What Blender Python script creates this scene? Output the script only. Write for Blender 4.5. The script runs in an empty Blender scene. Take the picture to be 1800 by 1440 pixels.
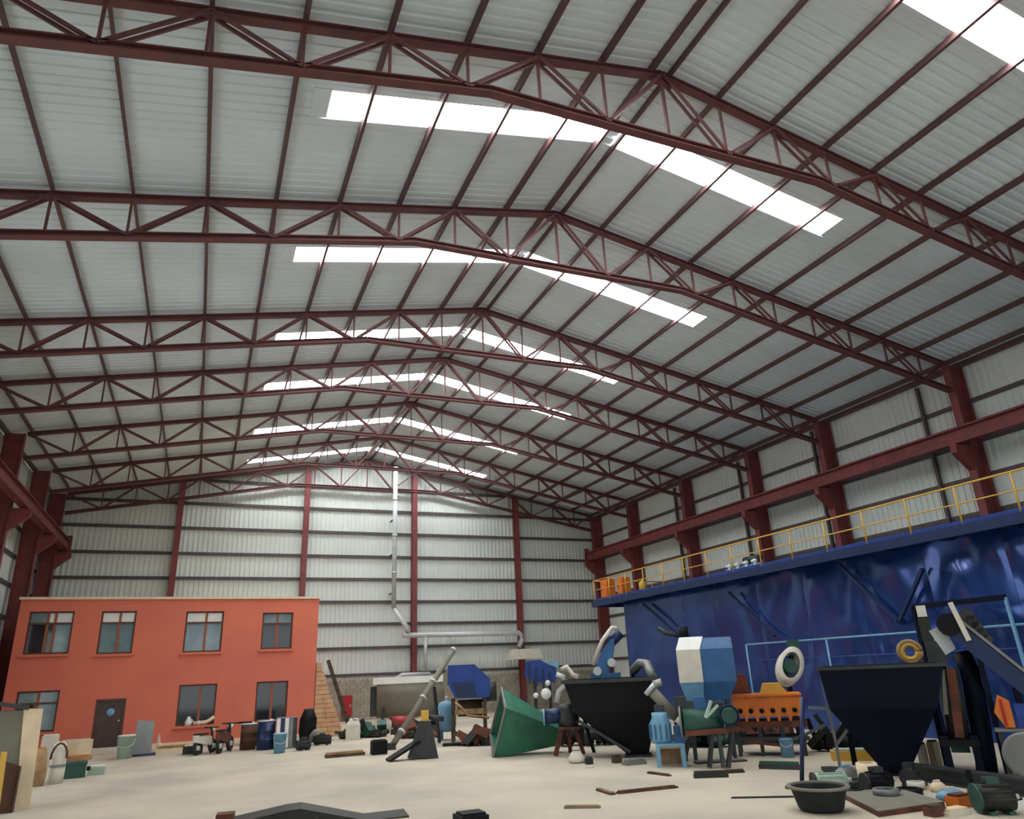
import bpy, math, random
from mathutils import Vector, Matrix, noise

random.seed(7)
SC = bpy.context.scene
COL = SC.collection

# ------------------------------------------------------------------ camera
FPX, YAW, PITCH, ROLL, CAMH = 1271.12, 0.4028, 0.3475, -0.0433, 2.4317
_f = Vector((math.sin(YAW) * math.cos(PITCH), math.cos(YAW) * math.cos(PITCH), math.sin(PITCH)))
_r = Vector((math.cos(YAW), -math.sin(YAW), 0))
_u = _r.cross(_f)
CR = math.cos(ROLL) * _r + math.sin(ROLL) * _u
CU = -math.sin(ROLL) * _r + math.cos(ROLL) * _u
CAM = Vector((0, 0, CAMH))
cam_data = bpy.data.cameras.new('camera')
cam = bpy.data.objects.new('camera', cam_data)
COL.objects.link(cam)
cam_data.sensor_fit = 'HORIZONTAL'
cam_data.sensor_width = 36.0
cam_data.lens = FPX / 1800 * 36.0
cam_data.clip_start = 0.1
cam_data.clip_end = 500
cam.matrix_world = Matrix(((CR.x, CU.x, -_f.x, 0), (CR.y, CU.y, -_f.y, 0), (CR.z, CU.z, -_f.z, CAMH), (0, 0, 0, 1)))
SC.camera = cam

# ------------------------------------------------------------------ light
SKY = 2.2          # overcast sky seen through the open front of the hall
DOOR = (-4.0, 23.0, 8.0)   # open doorway in the front wall: x from, x to, height
SIDE_DOOR = (11.609, 29.935, 6.0)   # open doorways in the office-side wall: y from, y to, height
PANEL = 21.0        # daylight coming through the translucent roof panels
world = bpy.data.worlds.new('sky')
SC.world = world
world.use_nodes = True
bg = world.node_tree.nodes['Background']
bg.inputs[0].default_value = (0.93, 0.97, 1.0, 1)
bg.inputs[1].default_value = SKY
SC.view_settings.view_transform = 'Standard'
SC.view_settings.look = 'None'
SC.view_settings.gamma = 1
SC.view_settings.use_curve_mapping = False
SC.view_settings.exposure = 0.0

# ------------------------------------------------------------------ pixel helpers
def ray(x, y):
    return _f + CR * ((x - 900) / FPX) + CU * ((720 - y) / FPX)
def G(x, y, z=0.0):
    v = ray(x, y)
    return CAM + v * ((z - CAMH) / v.z)
def PY(x, y, Y):
    v = ray(x, y)
    return CAM + v * (Y / v.y)
def PX(x, y, X):
    v = ray(x, y)
    return CAM + v * (X / v.x)

class Frame:
    """vertical plane through a floor point, facing back to the viewpoint"""
    def __init__(s, px, py=None, o=None):
        s.o = G(px, py) if o is None else Vector(o)
        s.o.z = 0
        az = math.atan2(s.o.x, s.o.y)
        s.u = Vector((math.cos(az), -math.sin(az), 0))
        s.v = Vector((math.sin(az), math.cos(az), 0))
        s.rz = -az
    def __call__(s, x, y, d=0.0):
        r = ray(x, y)
        t = ((s.o + s.v * d - CAM).dot(s.v)) / r.dot(s.v)
        q = CAM + r * t - s.o
        return Vector((q.dot(s.u), d, max(0.0, q.z)))

# ------------------------------------------------------------------ materials
def lin(c):
    c = c / 255.0
    return c / 12.92 if c <= 0.04045 else ((c + 0.055) / 1.055) ** 2.4
MATS = {}
def M(name, rgb, rough=0.6, metal=0.0, var=0.25, scale=3.0, rgb2=None, bump=0.0, spec=0.5, bscale=None, lo=0.35, hi=0.65):
    m = bpy.data.materials.new(name)
    m.use_nodes = True
    nt = m.node_tree
    b = nt.nodes['Principled BSDF']
    c1 = [lin(x) for x in rgb]
    c2 = [lin(x) for x in rgb2] if rgb2 else [x * (1 - var) for x in c1]
    tc = nt.nodes.new('ShaderNodeTexCoord')
    n = nt.nodes.new('ShaderNodeTexNoise')
    n.inputs['Scale'].default_value = scale
    n.inputs['Detail'].default_value = 5
    nt.links.new(tc.outputs['Object'], n.inputs['Vector'])
    r = nt.nodes.new('ShaderNodeValToRGB')
    r.color_ramp.elements[0].position = lo
    r.color_ramp.elements[1].position = hi
    r.color_ramp.elements[0].color = (*c2, 1)
    r.color_ramp.elements[1].color = (*c1, 1)
    nt.links.new(n.outputs['Fac'], r.inputs['Fac'])
    nt.links.new(r.outputs['Color'], b.inputs['Base Color'])
    b.inputs['Roughness'].default_value = rough
    b.inputs['Metallic'].default_value = metal
    b.inputs['Specular IOR Level'].default_value = spec
    if bump:
        n2 = nt.nodes.new('ShaderNodeTexNoise')
        n2.inputs['Scale'].default_value = bscale or scale * 6
        n2.inputs['Detail'].default_value = 4
        nt.links.new(tc.outputs['Object'], n2.inputs['Vector'])
        bp = nt.nodes.new('ShaderNodeBump')
        bp.inputs['Strength'].default_value = bump
        bp.inputs['Distance'].default_value = 0.05
        nt.links.new(n2.outputs['Fac'], bp.inputs['Height'])
        nt.links.new(bp.outputs['Normal'], b.inputs['Normal'])
    MATS[name] = m
    return m

M('concrete', (196, 184, 162), 0.75, rgb2=(168, 160, 144), scale=0.35, bump=0.15, bscale=14)
M('block', (168, 162, 146), 0.9, rgb2=(146, 140, 126), scale=1.6, bump=0.3)
M('roof_sheet', (222, 233, 238), 0.55, var=0.1, scale=0.4)
M('wall_sheet', (212, 218, 212), 0.5, var=0.08, scale=0.4)
M('red_steel', (128, 56, 57), 0.6, rgb2=(104, 50, 50), scale=2.0)
M('truss_steel', (110, 62, 62), 0.6, rgb2=(92, 56, 56), scale=2.0)
M('purlin', (98, 66, 65), 0.6, rgb2=(84, 60, 60), scale=1.0)
M('girt', (84, 74, 74), 0.6, var=0.2)
M('terracotta', (212, 112, 82), 0.75, rgb2=(204, 104, 86), scale=0.5, bump=0.08, bscale=25)
M('cream', (226, 204, 170), 0.7, var=0.12)
M('window_frame', (92, 52, 34), 0.5, var=0.25)
M('mullion', (150, 84, 44), 0.5, var=0.2)
M('pane', (34, 40, 46), 0.06, var=0.2, scale=0.6)
M('pane_pale', (126, 148, 150), 0.08, rgb2=(96, 116, 124), scale=1.0)
M('door_wood', (72, 50, 42), 0.5, var=0.3, scale=5)
M('white', (226, 226, 220), 0.5, var=0.08)
M('offwhite', (212, 206, 190), 0.6, var=0.12)
M('galv', (196, 200, 200), 0.4, 0.15, var=0.15)
M('blue_sheet', (34, 74, 146), 0.2, 0.55, rgb2=(26, 60, 124), scale=0.7, bump=0.2, bscale=1.1, spec=0.5)
_b = MATS['blue_sheet'].node_tree.nodes['Principled BSDF']
_b.inputs['Coat Weight'].default_value = 0.7
_b.inputs['Coat Roughness'].default_value = 0.14
_b.inputs['Coat IOR'].default_value = 1.45
M('blue_dark', (20, 42, 84), 0.4, 0.1, var=0.25)
M('blue', (26, 62, 138), 0.4, 0.1, var=0.25)
M('lightblue', (110, 160, 190), 0.4, var=0.15)
M('midblue', (38, 92, 142), 0.45, var=0.25)
M('navy', (6, 14, 34), 0.55, 0.0, rgb2=(4, 10, 26), scale=1.0, spec=0.15)
M('black_steel', (17, 19, 25), 0.6, 0.0, rgb2=(13, 14, 18), scale=1.2, spec=0.2)
M('dark_steel', (58, 60, 62), 0.5, 0.3, var=0.35)
M('grey_steel', (128, 130, 128), 0.45, 0.3, var=0.2)
M('green', (48, 116, 90), 0.45, rgb2=(34, 88, 70), scale=1.2)
M('dark_green', (30, 78, 66), 0.5, var=0.3)
M('rust', (112, 60, 40), 0.8, rgb2=(70, 42, 34), scale=4)
M('orange', (224, 122, 34), 0.5, rgb2=(200, 98, 26), scale=2)
M('yellow', (214, 168, 66), 0.5, var=0.15)
M('wood', (168, 136, 98), 0.8, rgb2=(132, 100, 70), scale=4)
M('dark_wood', (84, 66, 44), 0.8, rgb2=(58, 46, 32), scale=4)
M('brick', (206, 164, 122), 0.9, rgb2=(186, 140, 104), scale=3)
M('red', (170, 26, 36), 0.5, var=0.15)
M('rubber', (30, 30, 30), 0.8, var=0.3)
M('black_olive', (34, 36, 26), 0.6, rgb2=(24, 26, 20), scale=2)
M('grey_panel', (124, 120, 106), 0.8, var=0.15)
M('brown', (84, 54, 34), 0.8, var=0.3)
M('pale_green', (168, 190, 172), 0.6, var=0.15)
# translucent roof panels: lit through by the sky outside
m = bpy.data.materials.new('skylight')
m.use_nodes = True
b = m.node_tree.nodes['Principled BSDF']
b.inputs['Base Color'].default_value = (0.85, 0.88, 0.88, 1)
b.inputs['Emission Color'].default_value = (0.96, 0.985, 1.0, 1)
b.inputs['Emission Strength'].default_value = PANEL
MATS['skylight'] = m

# ------------------------------------------------------------------ mesh builder
class MB:
    def __init__(s):
        s.v = []; s.f = []; s.sm = []
    def add(s, vs, fs, smooth=False):
        n = len(s.v)
        s.v += [Vector(v) for v in vs]
        for f in fs:
            s.f.append(tuple(i + n for i in f)); s.sm.append(smooth)
        return s
    def obox(s, c, ax, ay, az):
        c = Vector(c); ax = Vector(ax); ay = Vector(ay); az = Vector(az)
        vs = [c + i * ax + j * ay + k * az for k in (-1, 1) for j in (-1, 1) for i in (-1, 1)]
        return s.add(vs, [(0, 2, 3, 1), (4, 5, 7, 6), (0, 1, 5, 4), (2, 6, 7, 3), (0, 4, 6, 2), (1, 3, 7, 5)])
    def box(s, x0, x1, y0, y1, z0, z1):
        return s.obox(((x0 + x1) / 2, (y0 + y1) / 2, (z0 + z1) / 2), ((x1 - x0) / 2, 0, 0), (0, (y1 - y0) / 2, 0), (0, 0, (z1 - z0) / 2))
    def beam(s, p0, p1, w, h, up=(0, 0, 1)):
        p0 = Vector(p0); p1 = Vector(p1); d = p1 - p0
        L = d.length; d.normalize(); up = Vector(up)
        side = d.cross(up)
        if side.length < 1e-4: side = d.cross(Vector((0, 1, 0)))
        side.normalize(); up = side.cross(d)
        return s.obox((p0 + p1) / 2, d * L / 2, side * w / 2, up * h / 2)
    def ibeam(s, p0, p1, w, h, tf=0.04, tw=0.03, up=(0, 0, 1)):
        p0 = Vector(p0); p1 = Vector(p1); d = (p1 - p0).normalized(); side = d.cross(Vector(up)).normalized(); u = side.cross(d)
        s.beam(p0 + u * (h - tf) / 2, p1 + u * (h - tf) / 2, w, tf, u)
        s.beam(p0 - u * (h - tf) / 2, p1 - u * (h - tf) / 2, w, tf, u)
        return s.beam(p0, p1, tw, h - 2 * tf, u)
    def loft(s, rings, c0=True, c1=True, smooth=False):
        n = len(rings[0]); vs = [p for r in rings for p in r]; fs = []
        for k in range(len(rings) - 1):
            for i in range(n):
                j = (i + 1) % n
                fs.append((k * n + i, k * n + j, (k + 1) * n + j, (k + 1) * n + i))
        s.add(vs, fs, smooth)
        m = len(s.v) - len(vs)
        if c0: s.f.append(tuple(m + i for i in reversed(range(n)))); s.sm.append(False)
        if c1: s.f.append(tuple(m + (len(rings) - 1) * n + i for i in range(n))); s.sm.append(False)
        return s
    def ring(s, c, d, r, n, up=(0, 0, 1)):
        d = Vector(d).normalized(); a = d.cross(Vector(up))
        if a.length < 1e-3: a = d.cross(Vector((0, 1, 0)))
        a.normalize(); b = a.cross(d)
        return [Vector(c) + (a * math.cos(2 * math.pi * i / n) + b * math.sin(2 * math.pi * i / n)) * r for i in range(n)]
    def tube(s, p0, p1, r0, r1=None, n=14, caps=True):
        d = Vector(p1) - Vector(p0)
        return s.loft([s.ring(p0, d, r0, n), s.ring(p1, d, r0 if r1 is None else r1, n)], caps, caps, True)
    def path(s, pts, r, n=10):
        pts = [Vector(p) for p in pts]; rs = []
        for i, p in enumerate(pts):
            a = pts[max(0, i - 1)]; b = pts[min(len(pts) - 1, i + 1)]
            rs.append(s.ring(p, b - a, r, n, (0.13, 0.3, 0.95)))
        return s.loft(rs, True, True, True)
    def lathe(s, prof, c=(0, 0, 0), n=20, axis='z'):
        rs = []
        for r, h in prof:
            ring = []
            for i in range(n):
                a = 2 * math.pi * i / n
                x, y = max(r, 1e-4) * math.cos(a), max(r, 1e-4) * math.sin(a)
                p = (x, y, h) if axis == 'z' else ((h, x, y) if axis == 'x' else (y, h, x))
                ring.append(Vector(c) + Vector(p))
            rs.append(ring)
        return s.loft(rs, True, True, True)
    def prism(s, poly, ext):
        ext = Vector(ext); a = [Vector(p) for p in poly]
        return s.loft([a, [p + ext for p in a]])
    def pbox(s, L, x0, y0, x1, y1, d0=0.0, d1=1.0):
        """box whose front face covers the pixel rectangle on the frame plane at depth d0"""
        a = L(x0, (y0 + y1) / 2, d0); b = L(x1, (y0 + y1) / 2, d0); t = L((x0 + x1) / 2, y0, d0); u = L((x0 + x1) / 2, y1, d0)
        return s.box(a.x, b.x, d0, d1, u.z, t.z)
    def hollow(s, rings, t):
        """open-topped shell: rings go from bottom to the open rim"""
        ins = []
        for k, r in enumerate(rings):
            c = sum(r, Vector()) / len(r)
            ins.append([p + (c - p).normalized() * min(t, (c - p).length * 0.9) for p in r])
        n = len(rings[0])
        s.loft(rings, True, False)
        s.loft([list(reversed(r)) for r in ins], True, False)
        vs = rings[-1] + ins[-1]
        return s.add(vs, [(i, (i + 1) % n, n + (i + 1) % n, n + i) for i in range(n)])
    def build(s, name, mat, parent=None, **props):
        me = bpy.data.meshes.new(name)
        off = Vector((0, 0, 0))
        q = parent
        while q is not None:
            if q.name in OFF: off = OFF[q.name]; break
            q = q.parent
        me.from_pydata([v - off for v in s.v], [], s.f)
        me.polygons.foreach_set('use_smooth', s.sm)
        me.update()
        me.materials.append(MATS[mat])
        o = bpy.data.objects.new(name, me)
        COL.objects.link(o)
        o.parent = parent
        for k, v in props.items(): o[k] = v
        return o
OFF = {}
def tag(o, label, cat, group=None):
    o['label'] = label; o['category'] = cat
    if group: o['group'] = group
    return o
def thing(name, label, cat, loc=(0, 0, 0), rz=0.0, group=None, world=False, kind=None):
    o = bpy.data.objects.new(name, None)
    o.empty_display_size = 0.2
    COL.objects.link(o)
    o.location = loc; o.rotation_euler = (0, 0, rz)
    if kind: o['kind'] = kind
    else: tag(o, label, cat, group)
    if kind and label: o['label'] = label
    if world: OFF[o.name] = Vector(loc)
    return o
def fthing(name, label, cat, px, py, group=None):
    """thing standing on the floor at a pixel, with its frame function"""
    F = Frame(px, py)
    return thing(name, label, cat, F.o, F.rz, group), F
def clone(o, loc, rz=None, label=None, parent=None):
    c = o.copy(); COL.objects.link(c); c.parent = parent
    if parent is None:
        c.location = loc
        if rz is not None: c.rotation_euler = (0, 0, rz)
        if label: c['label'] = label
    for ch in list(o.children): clone(ch, None, parent=c)
    return c

# ------------------------------------------------------------------ hall dimensions
XC, ZR, XR, XL, ZE = 9.416, 16.42, 26.656, -8.2, 13.17
SL = (ZR - ZE) / (XR - XC)
YT = [5.5, 11.609, 17.814, 24.791, 29.935, 36.074, 42.424, 47.609]    # truss lines
YSK = [(6.7, 7.6), (13.6, 14.45), (20.5, 21.4), (26.95, 27.8), (32.35, 33.2), (39.2, 40.05), (45.3, 46.05)]
YF, YB = -7.0, 48.15          # open front end, back wall
WXL, WXR = -8.95, 27.25       # wall planes
SP = 1.724                    # purlin spacing
def zroof(x): return ZR - SL * abs(x - XC)

# floor
fl = MB(); fl.box(WXL - 0.3, WXR + 0.3, YF - 6, YB + 0.3, -0.25, 0.0)
fl.build('floor', 'concrete', kind='structure')

# roof: ribbed sheets, purlins and daylight panels
ceiling = thing('ceiling', None, None, (XC, YF, ZE), world=True, kind='structure')
def prof(a, b, d=0.035, per=0.28):
    out = []; k = math.floor(a / per)
    while k * per < b:
        for t, h in ((0.0, 0), (0.15, 0), (0.17, d), (0.26, d)):
            y = k * per + t
            if a < y < b: out.append((y, h))
        k += 1
    return [(a, 0)] + out + [(b, 0)]
RT = 0.27                     # roof sheet above the top-chord line
def roof_sheet(y0, y1, xa, xb):
    mb = MB(); vs = []; fs = []
    for y, h in prof(y0, y1):
        vs += [(xa, y, zroof(xa) + RT + h), (xb, y, zroof(xb) + RT + h)]
    for i in range(len(vs) // 2 - 1): fs.append((2 * i, 2 * i + 2, 2 * i + 3, 2 * i + 1))
    mb.add(vs, fs)
    mb.build('roof_sheet', 'roof_sheet', ceiling)
ys = [YF] + YT[:-1] + [YB]
bays = [(YF, YT[0], None)] + [(YT[i], YT[i + 1] if i < 6 else YB, YSK[i]) for i in range(7)]
SKX = SP * 4.55
for y0, y1, sk in bays:
    for sd in (-1, 1):
        eave = WXR + 0.1 if sd > 0 else WXL - 0.1
        if sk is None:
            roof_sheet(y0, y1, XC, eave); continue
        roof_sheet(y0, sk[0], XC, eave); roof_sheet(sk[1], y1, XC, eave)
        roof_sheet(sk[0], sk[1], XC + sd * SKX, eave); roof_sheet(sk[0], sk[1], XC, XC + sd * 0.22)
        for i in range(5):
            a = 0.22 if i == 0 else i * SP + 0.015
            bb = (i + 1) * SP - 0.015 if i < 4 else SKX
            mb = MB(); d = Vector((sd, 0, -SL)).normalized(); nrm = Vector((sd * SL, 0, 1)).normalized()
            pa = Vector((XC + sd * a, 0, zroof(XC + a))); pb = Vector((XC + sd * bb, 0, zroof(XC + bb)))
            c = (pa + pb) / 2 + Vector((0, (sk[0] + sk[1]) / 2, RT + 0.012))
            mb.obox(c, (pb - pa) / 2, (0, (sk[1] - sk[0]) / 2, 0), nrm * 0.012)
            mb.build('skylight_panel', 'skylight', ceiling)
        x = XC + sd * (SKX + 0.14); mb = MB(); mb.obox((x, (sk[0] + sk[1]) / 2, zroof(x) + RT - 0.012), (0.2, 0, -sd * SL * 0.2), (0, (sk[1] - sk[0]) / 2 + 0.05, 0), (0, 0, 0.01)); mb.build('flashing', 'roof_sheet', ceiling)
for sd in (-1, 1):
    for i in range(0, 11):
        x = XC + sd * (0.27 if i == 0 else i * SP)
        if i == 10: x = XC + sd * (i * SP - 0.05)
        mb = MB(); mb.beam((x, YF, zroof(x) + 0.165), (x, YB - 0.1, zroof(x) + 0.165), 0.075, 0.19, (sd * SL, 0, 1))
        mb.build('purlin', 'purlin', ceiling)
for x, nm in ((XR + 0.35, 0), (XL - 0.45, 0)):
    mb = MB(); mb.beam((x, YF, zroof(x) + 0.1), (x, YB - 0.1, zroof(x) + 0.1), 0.1, 0.22); mb.build('eave_strut', 'purlin', ceiling)

# roof trusses
ORD = ['first', 'second', 'third', 'fourth', 'fifth', 'sixth', 'seventh', 'eighth']
def truss(y):
    k = len(YT) - 1 - YT.index(y)
    t = thing('roof_truss', 'red oxide steel lattice roof truss, ' + (ORD[k] + ' counting from the ribbed back wall' if k else 'standing right before the ribbed back wall'), 'truss', (XC, y, ZE), 0, 'roof trusses spanning the hall', world=True)
    DEP, FLAT = 1.12, 14.42
    ends = {-1: XL + 0.3, 1: XR - 0.35}
    def zb(x): return min(zroof(x) - DEP, FLAT)
    xf = (ZR - DEP - FLAT) / SL
    for sd in (-1, 1):
        mb = MB(); mb.ibeam((XC, y, ZR), (ends[sd], y, zroof(ends[sd])), 0.2, 0.17, 0.03, 0.05, (0, 0, 1)); mb.build('top_chord', 'truss_steel', t)
        mb = MB(); mb.ibeam((XC + sd * xf, y, FLAT), (ends[sd], y, zb(ends[sd])), 0.22, 0.17, 0.03, 0.05); mb.build('bottom_chord', 'truss_steel', t)
    mb = MB(); mb.ibeam((XC - xf, y, FLAT), (XC + xf, y, FLAT), 0.22, 0.17, 0.03, 0.05); mb.build('bottom_chord', 'truss_steel', t)
    for sd in (-1, 1):
        for i in range(0, 10):
            xa = XC + sd * i * SP; xb = XC + sd * (i + 1) * SP
            if i == 9: xb = ends[sd]
            pa, pb = ((xa, zroof(xa)), (xb, zb(xb))) if i % 2 == 0 else ((xa, zb(xa)), (xb, zroof(xb)))
            mb = MB()
            for dy in (-0.085, 0.085): mb.beam((pa[0], y + dy, pa[1]), (pb[0], y + dy, pb[1]), 0.05, 0.075)
            mb.build('diagonal', 'truss_steel', t)
            if i and i < 10:
                mb = MB(); mb.beam((xa, y, zroof(xa)), (xa, y, zb(xa)), 0.06, 0.06); mb.build('vertical', 'truss_steel', t)
    mb = MB(); mb.beam((XC, y, ZR), (XC, y, FLAT), 0.07, 0.07); mb.build('vertical', 'truss_steel', t)
    mb = MB(); mb.box(XC - 0.3, XC + 0.3, y - 0.03, y + 0.03, ZR - 0.3, ZR - 0.02); mb.build('gusset_plate', 'truss_steel', t)
    return t
for y in YT: truss(y)

# steel columns with crane corbels and runway beams
GZ0, GZ1 = 9.86, 10.44
def column(y, sd, label, group):
    x = XR + 0.1 if sd > 0 else XL - 0.15
    t = thing('steel_column', label, 'column', (x, y, 0), 0, group, world=True)
    zt = zroof(XR) - 0.02
    for xx in (x - 0.36, x + 0.36):
        mb = MB(); mb.box(xx - 0.02, xx + 0.02, y - 0.16, y + 0.16, 0.02, zt); mb.build('flange', 'red_steel', t)
    mb = MB(); mb.box(x - 0.34, x + 0.34, y - 0.02, y + 0.02, 0.02, zt); mb.build('web', 'red_steel', t)
    mb = MB(); mb.box(x - 0.45, x + 0.45, y - 0.25, y + 0.25, 0, 0.03); mb.build('base_plate', 'red_steel', t)
    xi = x - sd * 0.38
    mb = MB(); mb.prism([(xi, y - 0.13, GZ0 - 1.0), (xi, y - 0.13, GZ0 - 0.03), (xi - sd * 0.75, y - 0.13, GZ0 - 0.03), (xi - sd * 0.75, y - 0.13, GZ0 - 0.35)], (0, 0.26, 0)); mb.build('corbel', 'red_steel', t)
    return t
for k, y in enumerate(YT):
    column(y, 1, 'dark red steel column on the blue platform side, ' + ORD[len(YT) - 1 - k] + ' from the back wall', 'wall columns on the platform side')
for y in YT[3:]:
    column(y, -1, 'dark red steel column on the office side, ' + ORD[len(YT) - 1 - YT.index(y)] + ' from the back wall', 'wall columns on the office side')
for sd, lab in ((1, 'red crane runway beam on column corbels above the yellow railing'), (-1, 'red crane runway beam on column corbels beside the terracotta office')):
    x = (XR + 0.1 if sd > 0 else XL - 0.15) - sd * 0.85
    y0, y1 = (2.0, YT[-1] + 0.25) if sd > 0 else (20.0, YT[-1] + 0.25)
    t = thing('crane_runway_beam', lab, 'beam', (x, y0, GZ0), world=True)
    for nm, w, z0, z1 in (('flange', 0.36, GZ1 - 0.04, GZ1), ('flange', 0.36, GZ0, GZ0 + 0.04), ('web', 0.04, GZ0 + 0.04, GZ1 - 0.04), ('crane_rail', 0.07, GZ1, GZ1 + 0.08)):
        mb = MB(); mb.box(x - w / 2, x + w / 2, y0, y1, z0, z1); mb.build(nm, 'red_steel', t)
    mb = MB(); mb.box(x - 0.17, x + 0.17, y1 - 0.03, y1, GZ0 + 0.04, GZ1 + 0.35); mb.build('end_stop', 'red_steel', t)

# back wall: ribbed sheets, girts, gable posts, block plinth
GX = [WXL, -1.88, 5.58, 12.75, 20.27, WXR]
GZ = [2.62, 4.21, 5.66, 7.04, 8.47, 9.93, 11.47, 13.0]
wb = thing('wall_back', None, None, (XC, YB, 0), world=True, kind='structure')
for i in range(5):
    mb = MB(); vs = []; fs = []
    for x, h in prof(GX[i], GX[i + 1]):
        vs += [(x, YB - h, 2.3), (x, YB - h, zroof(x) + RT)]
    for j in range(len(vs) // 2 - 1): fs.append((2 * j, 2 * j + 2, 2 * j + 3, 2 * j + 1))
    mb.add(vs, fs); mb.build('wall_sheet', 'wall_sheet', wb)
for z in GZ + [14.5]:
    xa, xb = WXL + 0.1, WXR - 0.1
    if z > 13.2:
        w = (ZR - z) / SL; xa, xb = XC - w, XC + w
    if z < 6: xa = 5.3
    mb = MB(); mb.box(xa, xb, YB - 0.15, YB - 0.05, z - 0.09, z + 0.09); mb.build('girt', 'girt', wb)
# block plinth with recessed joints
mb = MB(); mb.box(WXL, WXR, YB - 0.02, YB + 0.18, 0, 2.36); mb.build('plinth_mortar', 'block', wb)
mb = MB()
bw, bh = 0.45, 0.23
for r in range(10):
    x = 5.2 - (bw / 2 if r % 2 else 0)
    while x < WXR - 0.2:
        d = random.uniform(0.0, 0.012)
        mb.box(x + 0.008, x + bw - 0.008, YB - 0.06 - d, YB - 0.02, r * bh + 0.008, (r + 1) * bh - 0.008)
        x += bw
mb.build('blocks', 'block', wb, kind='stuff')
for x, lab in zip(GX[1:5], ('red steel gable post rising behind the middle of the office roof', 'red steel gable post rising behind the free end of the office', 'red steel gable post beside the galvanised duct riser', 'red steel gable post behind the cream fume hood')):
    t = thing('gable_post', lab, 'column', (x, YB - 0.42, 0), 0, 'gable posts on the back wall', world=True)
    y = YB - 0.42; zt = min(zroof(x) - 0.1, 15.6)
    for yy in (y - 0.15, y + 0.15):
        mb = MB(); mb.box(x - 0.17, x + 0.17, yy - 0.015, yy + 0.015, 0.02, zt); mb.build('flange', 'red_steel', t)
    mb = MB(); mb.box(x - 0.015, x + 0.015, y - 0.135, y + 0.135, 0.02, zt); mb.build('web', 'red_steel', t)
    mb = MB(); mb.box(x - 0.25, x + 0.25, y - 0.2, y + 0.2, 0, 0.03); mb.build('base_plate', 'red_steel', t)

# side walls
for nm, X, sd in (('wall_right', WXR, 1), ('wall_left', WXL, -1)):
    w = thing(nm, None, None, (X, 0, 0), world=True, kind='structure')
    ye = [YF] + YT[:-1] + [YB]
    for i in range(len(ye) - 1):
        mb = MB(); vs = []; fs = []
        zlow = SIDE_DOOR[2] if sd < 0 and SIDE_DOOR[0] <= (ye[i] + ye[i + 1]) / 2 <= SIDE_DOOR[1] else 1.5
        for y, h in prof(ye[i], ye[i + 1]):
            vs += [(X - sd * h, y, zlow), (X - sd * h, y, zroof(X) + RT)]
        for j in range(len(vs) // 2 - 1): fs.append((2 * j, 2 * j + 2, 2 * j + 3, 2 * j + 1))
        mb.add(vs, fs); mb.build('wall_sheet', 'wall_sheet', w)
    for z in (3.0, 4.45, 5.9, 7.4, 8.75, 10.1, 11.7):
        for ya, yb in (((YF, YB - 0.2),) if sd > 0 or z > SIDE_DOOR[2] else ((YF, SIDE_DOOR[0]), (SIDE_DOOR[1], YB - 0.2))):
            mb = MB(); mb.box(min(X - sd * 0.05, X - sd * 0.14), max(X - sd * 0.05, X - sd * 0.14), ya, yb, z - 0.08, z + 0.08); mb.build('girt', 'girt', w)
    for ya, yb in (((YF, YB),) if sd > 0 else ((YF, SIDE_DOOR[0]), (SIDE_DOOR[1], YB))):
        mb = MB(); mb.box(min(X, X + sd * 0.2), max(X, X + sd * 0.2), ya, yb, 0, 1.55); mb.build('plinth', 'block', w)
    for i in range(len(YT) - 1):       # thin wall posts halfway between the columns
        y = (YT[i] + YT[i + 1]) / 2 - 1.6
        if sd < 0 and SIDE_DOOR[0] < y < SIDE_DOOR[1]: continue
        mb = MB(); mb.box(min(X - sd * .14, X - sd * .3), max(X - sd * .14, X - sd * .3), y - 0.06, y + 0.06, 0, 13.0); mb.build('wall_post', 'girt', w)

# front wall behind the camera, with the tall open doorway that lets the daylight in
wf = thing('wall_front', None, None, (XC, YF, 0), world=True, kind='structure')
DX0, DX1, DZ = DOOR
for xa, xb, za in ((WXL, DX0, 0.0), (DX1, WXR, 0.0), (DX0, XC, DZ), (XC, DX1, DZ)):
    mb = MB(); vs = []; fs = []
    for x, h in prof(xa, xb):
        vs += [(x, YF + h, za), (x, YF + h, zroof(x) + RT)]
    for j in range(len(vs) // 2 - 1): fs.append((2 * j, 2 * j + 2, 2 * j + 3, 2 * j + 1))
    mb.add(vs, fs); mb.build('wall_sheet', 'wall_sheet', wf)

# ------------------------------------------------------------------ terracotta office
OY = 36.6
def OP(x, y): 
    p = PY(x, y, OY); return p.x, p.z
ox0, oz1 = -7.1, 6.1
ox1 = OP(561, 1055)[0]
office = thing('office_building', 'two storey terracotta painted office block built inside the hall', 'building', ((ox0 + ox1) / 2, OY, 0), world=True)
wins = {}
for k, (a, b_, c, d) in dict(w1=(46, 1074, 126, 1148), w2=(174, 1074, 236, 1150), w3=(324, 1076, 391, 1148), w4=(460, 1077, 514, 1141),
                             w5=(24, 1215, 100, 1288), w6=(312, 1203, 379, 1275), w7=(449, 1198, 505, 1267), door=(163, 1229, 217, 1317)).items():
    x0 = (OP(a, b_)[0] + OP(a, d)[0]) / 2; x1 = (OP(c, b_)[0] + OP(c, d)[0]) / 2
    z1 = (OP(a, b_)[1] + OP(c, b_)[1]) / 2; z0 = (OP(a, d)[1] + OP(c, d)[1]) / 2
    wins[k] = [x0, x1, z0, z1]
for g in (('w1', 'w2', 'w3'), ('w6', 'w7')):      # windows of one storey share head and sill levels
    for i in (2, 3):
        m_ = sum(wins[k][i] for k in g) / len(g)
        for k in g: wins[k][i] = 0.5 * wins[k][i] + 0.5 * m_
wins['door'][2] = 0.18
xs = sorted({ox0, ox1} | {w[0] for w in wins.values()} | {w[1] for w in wins.values()})
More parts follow.
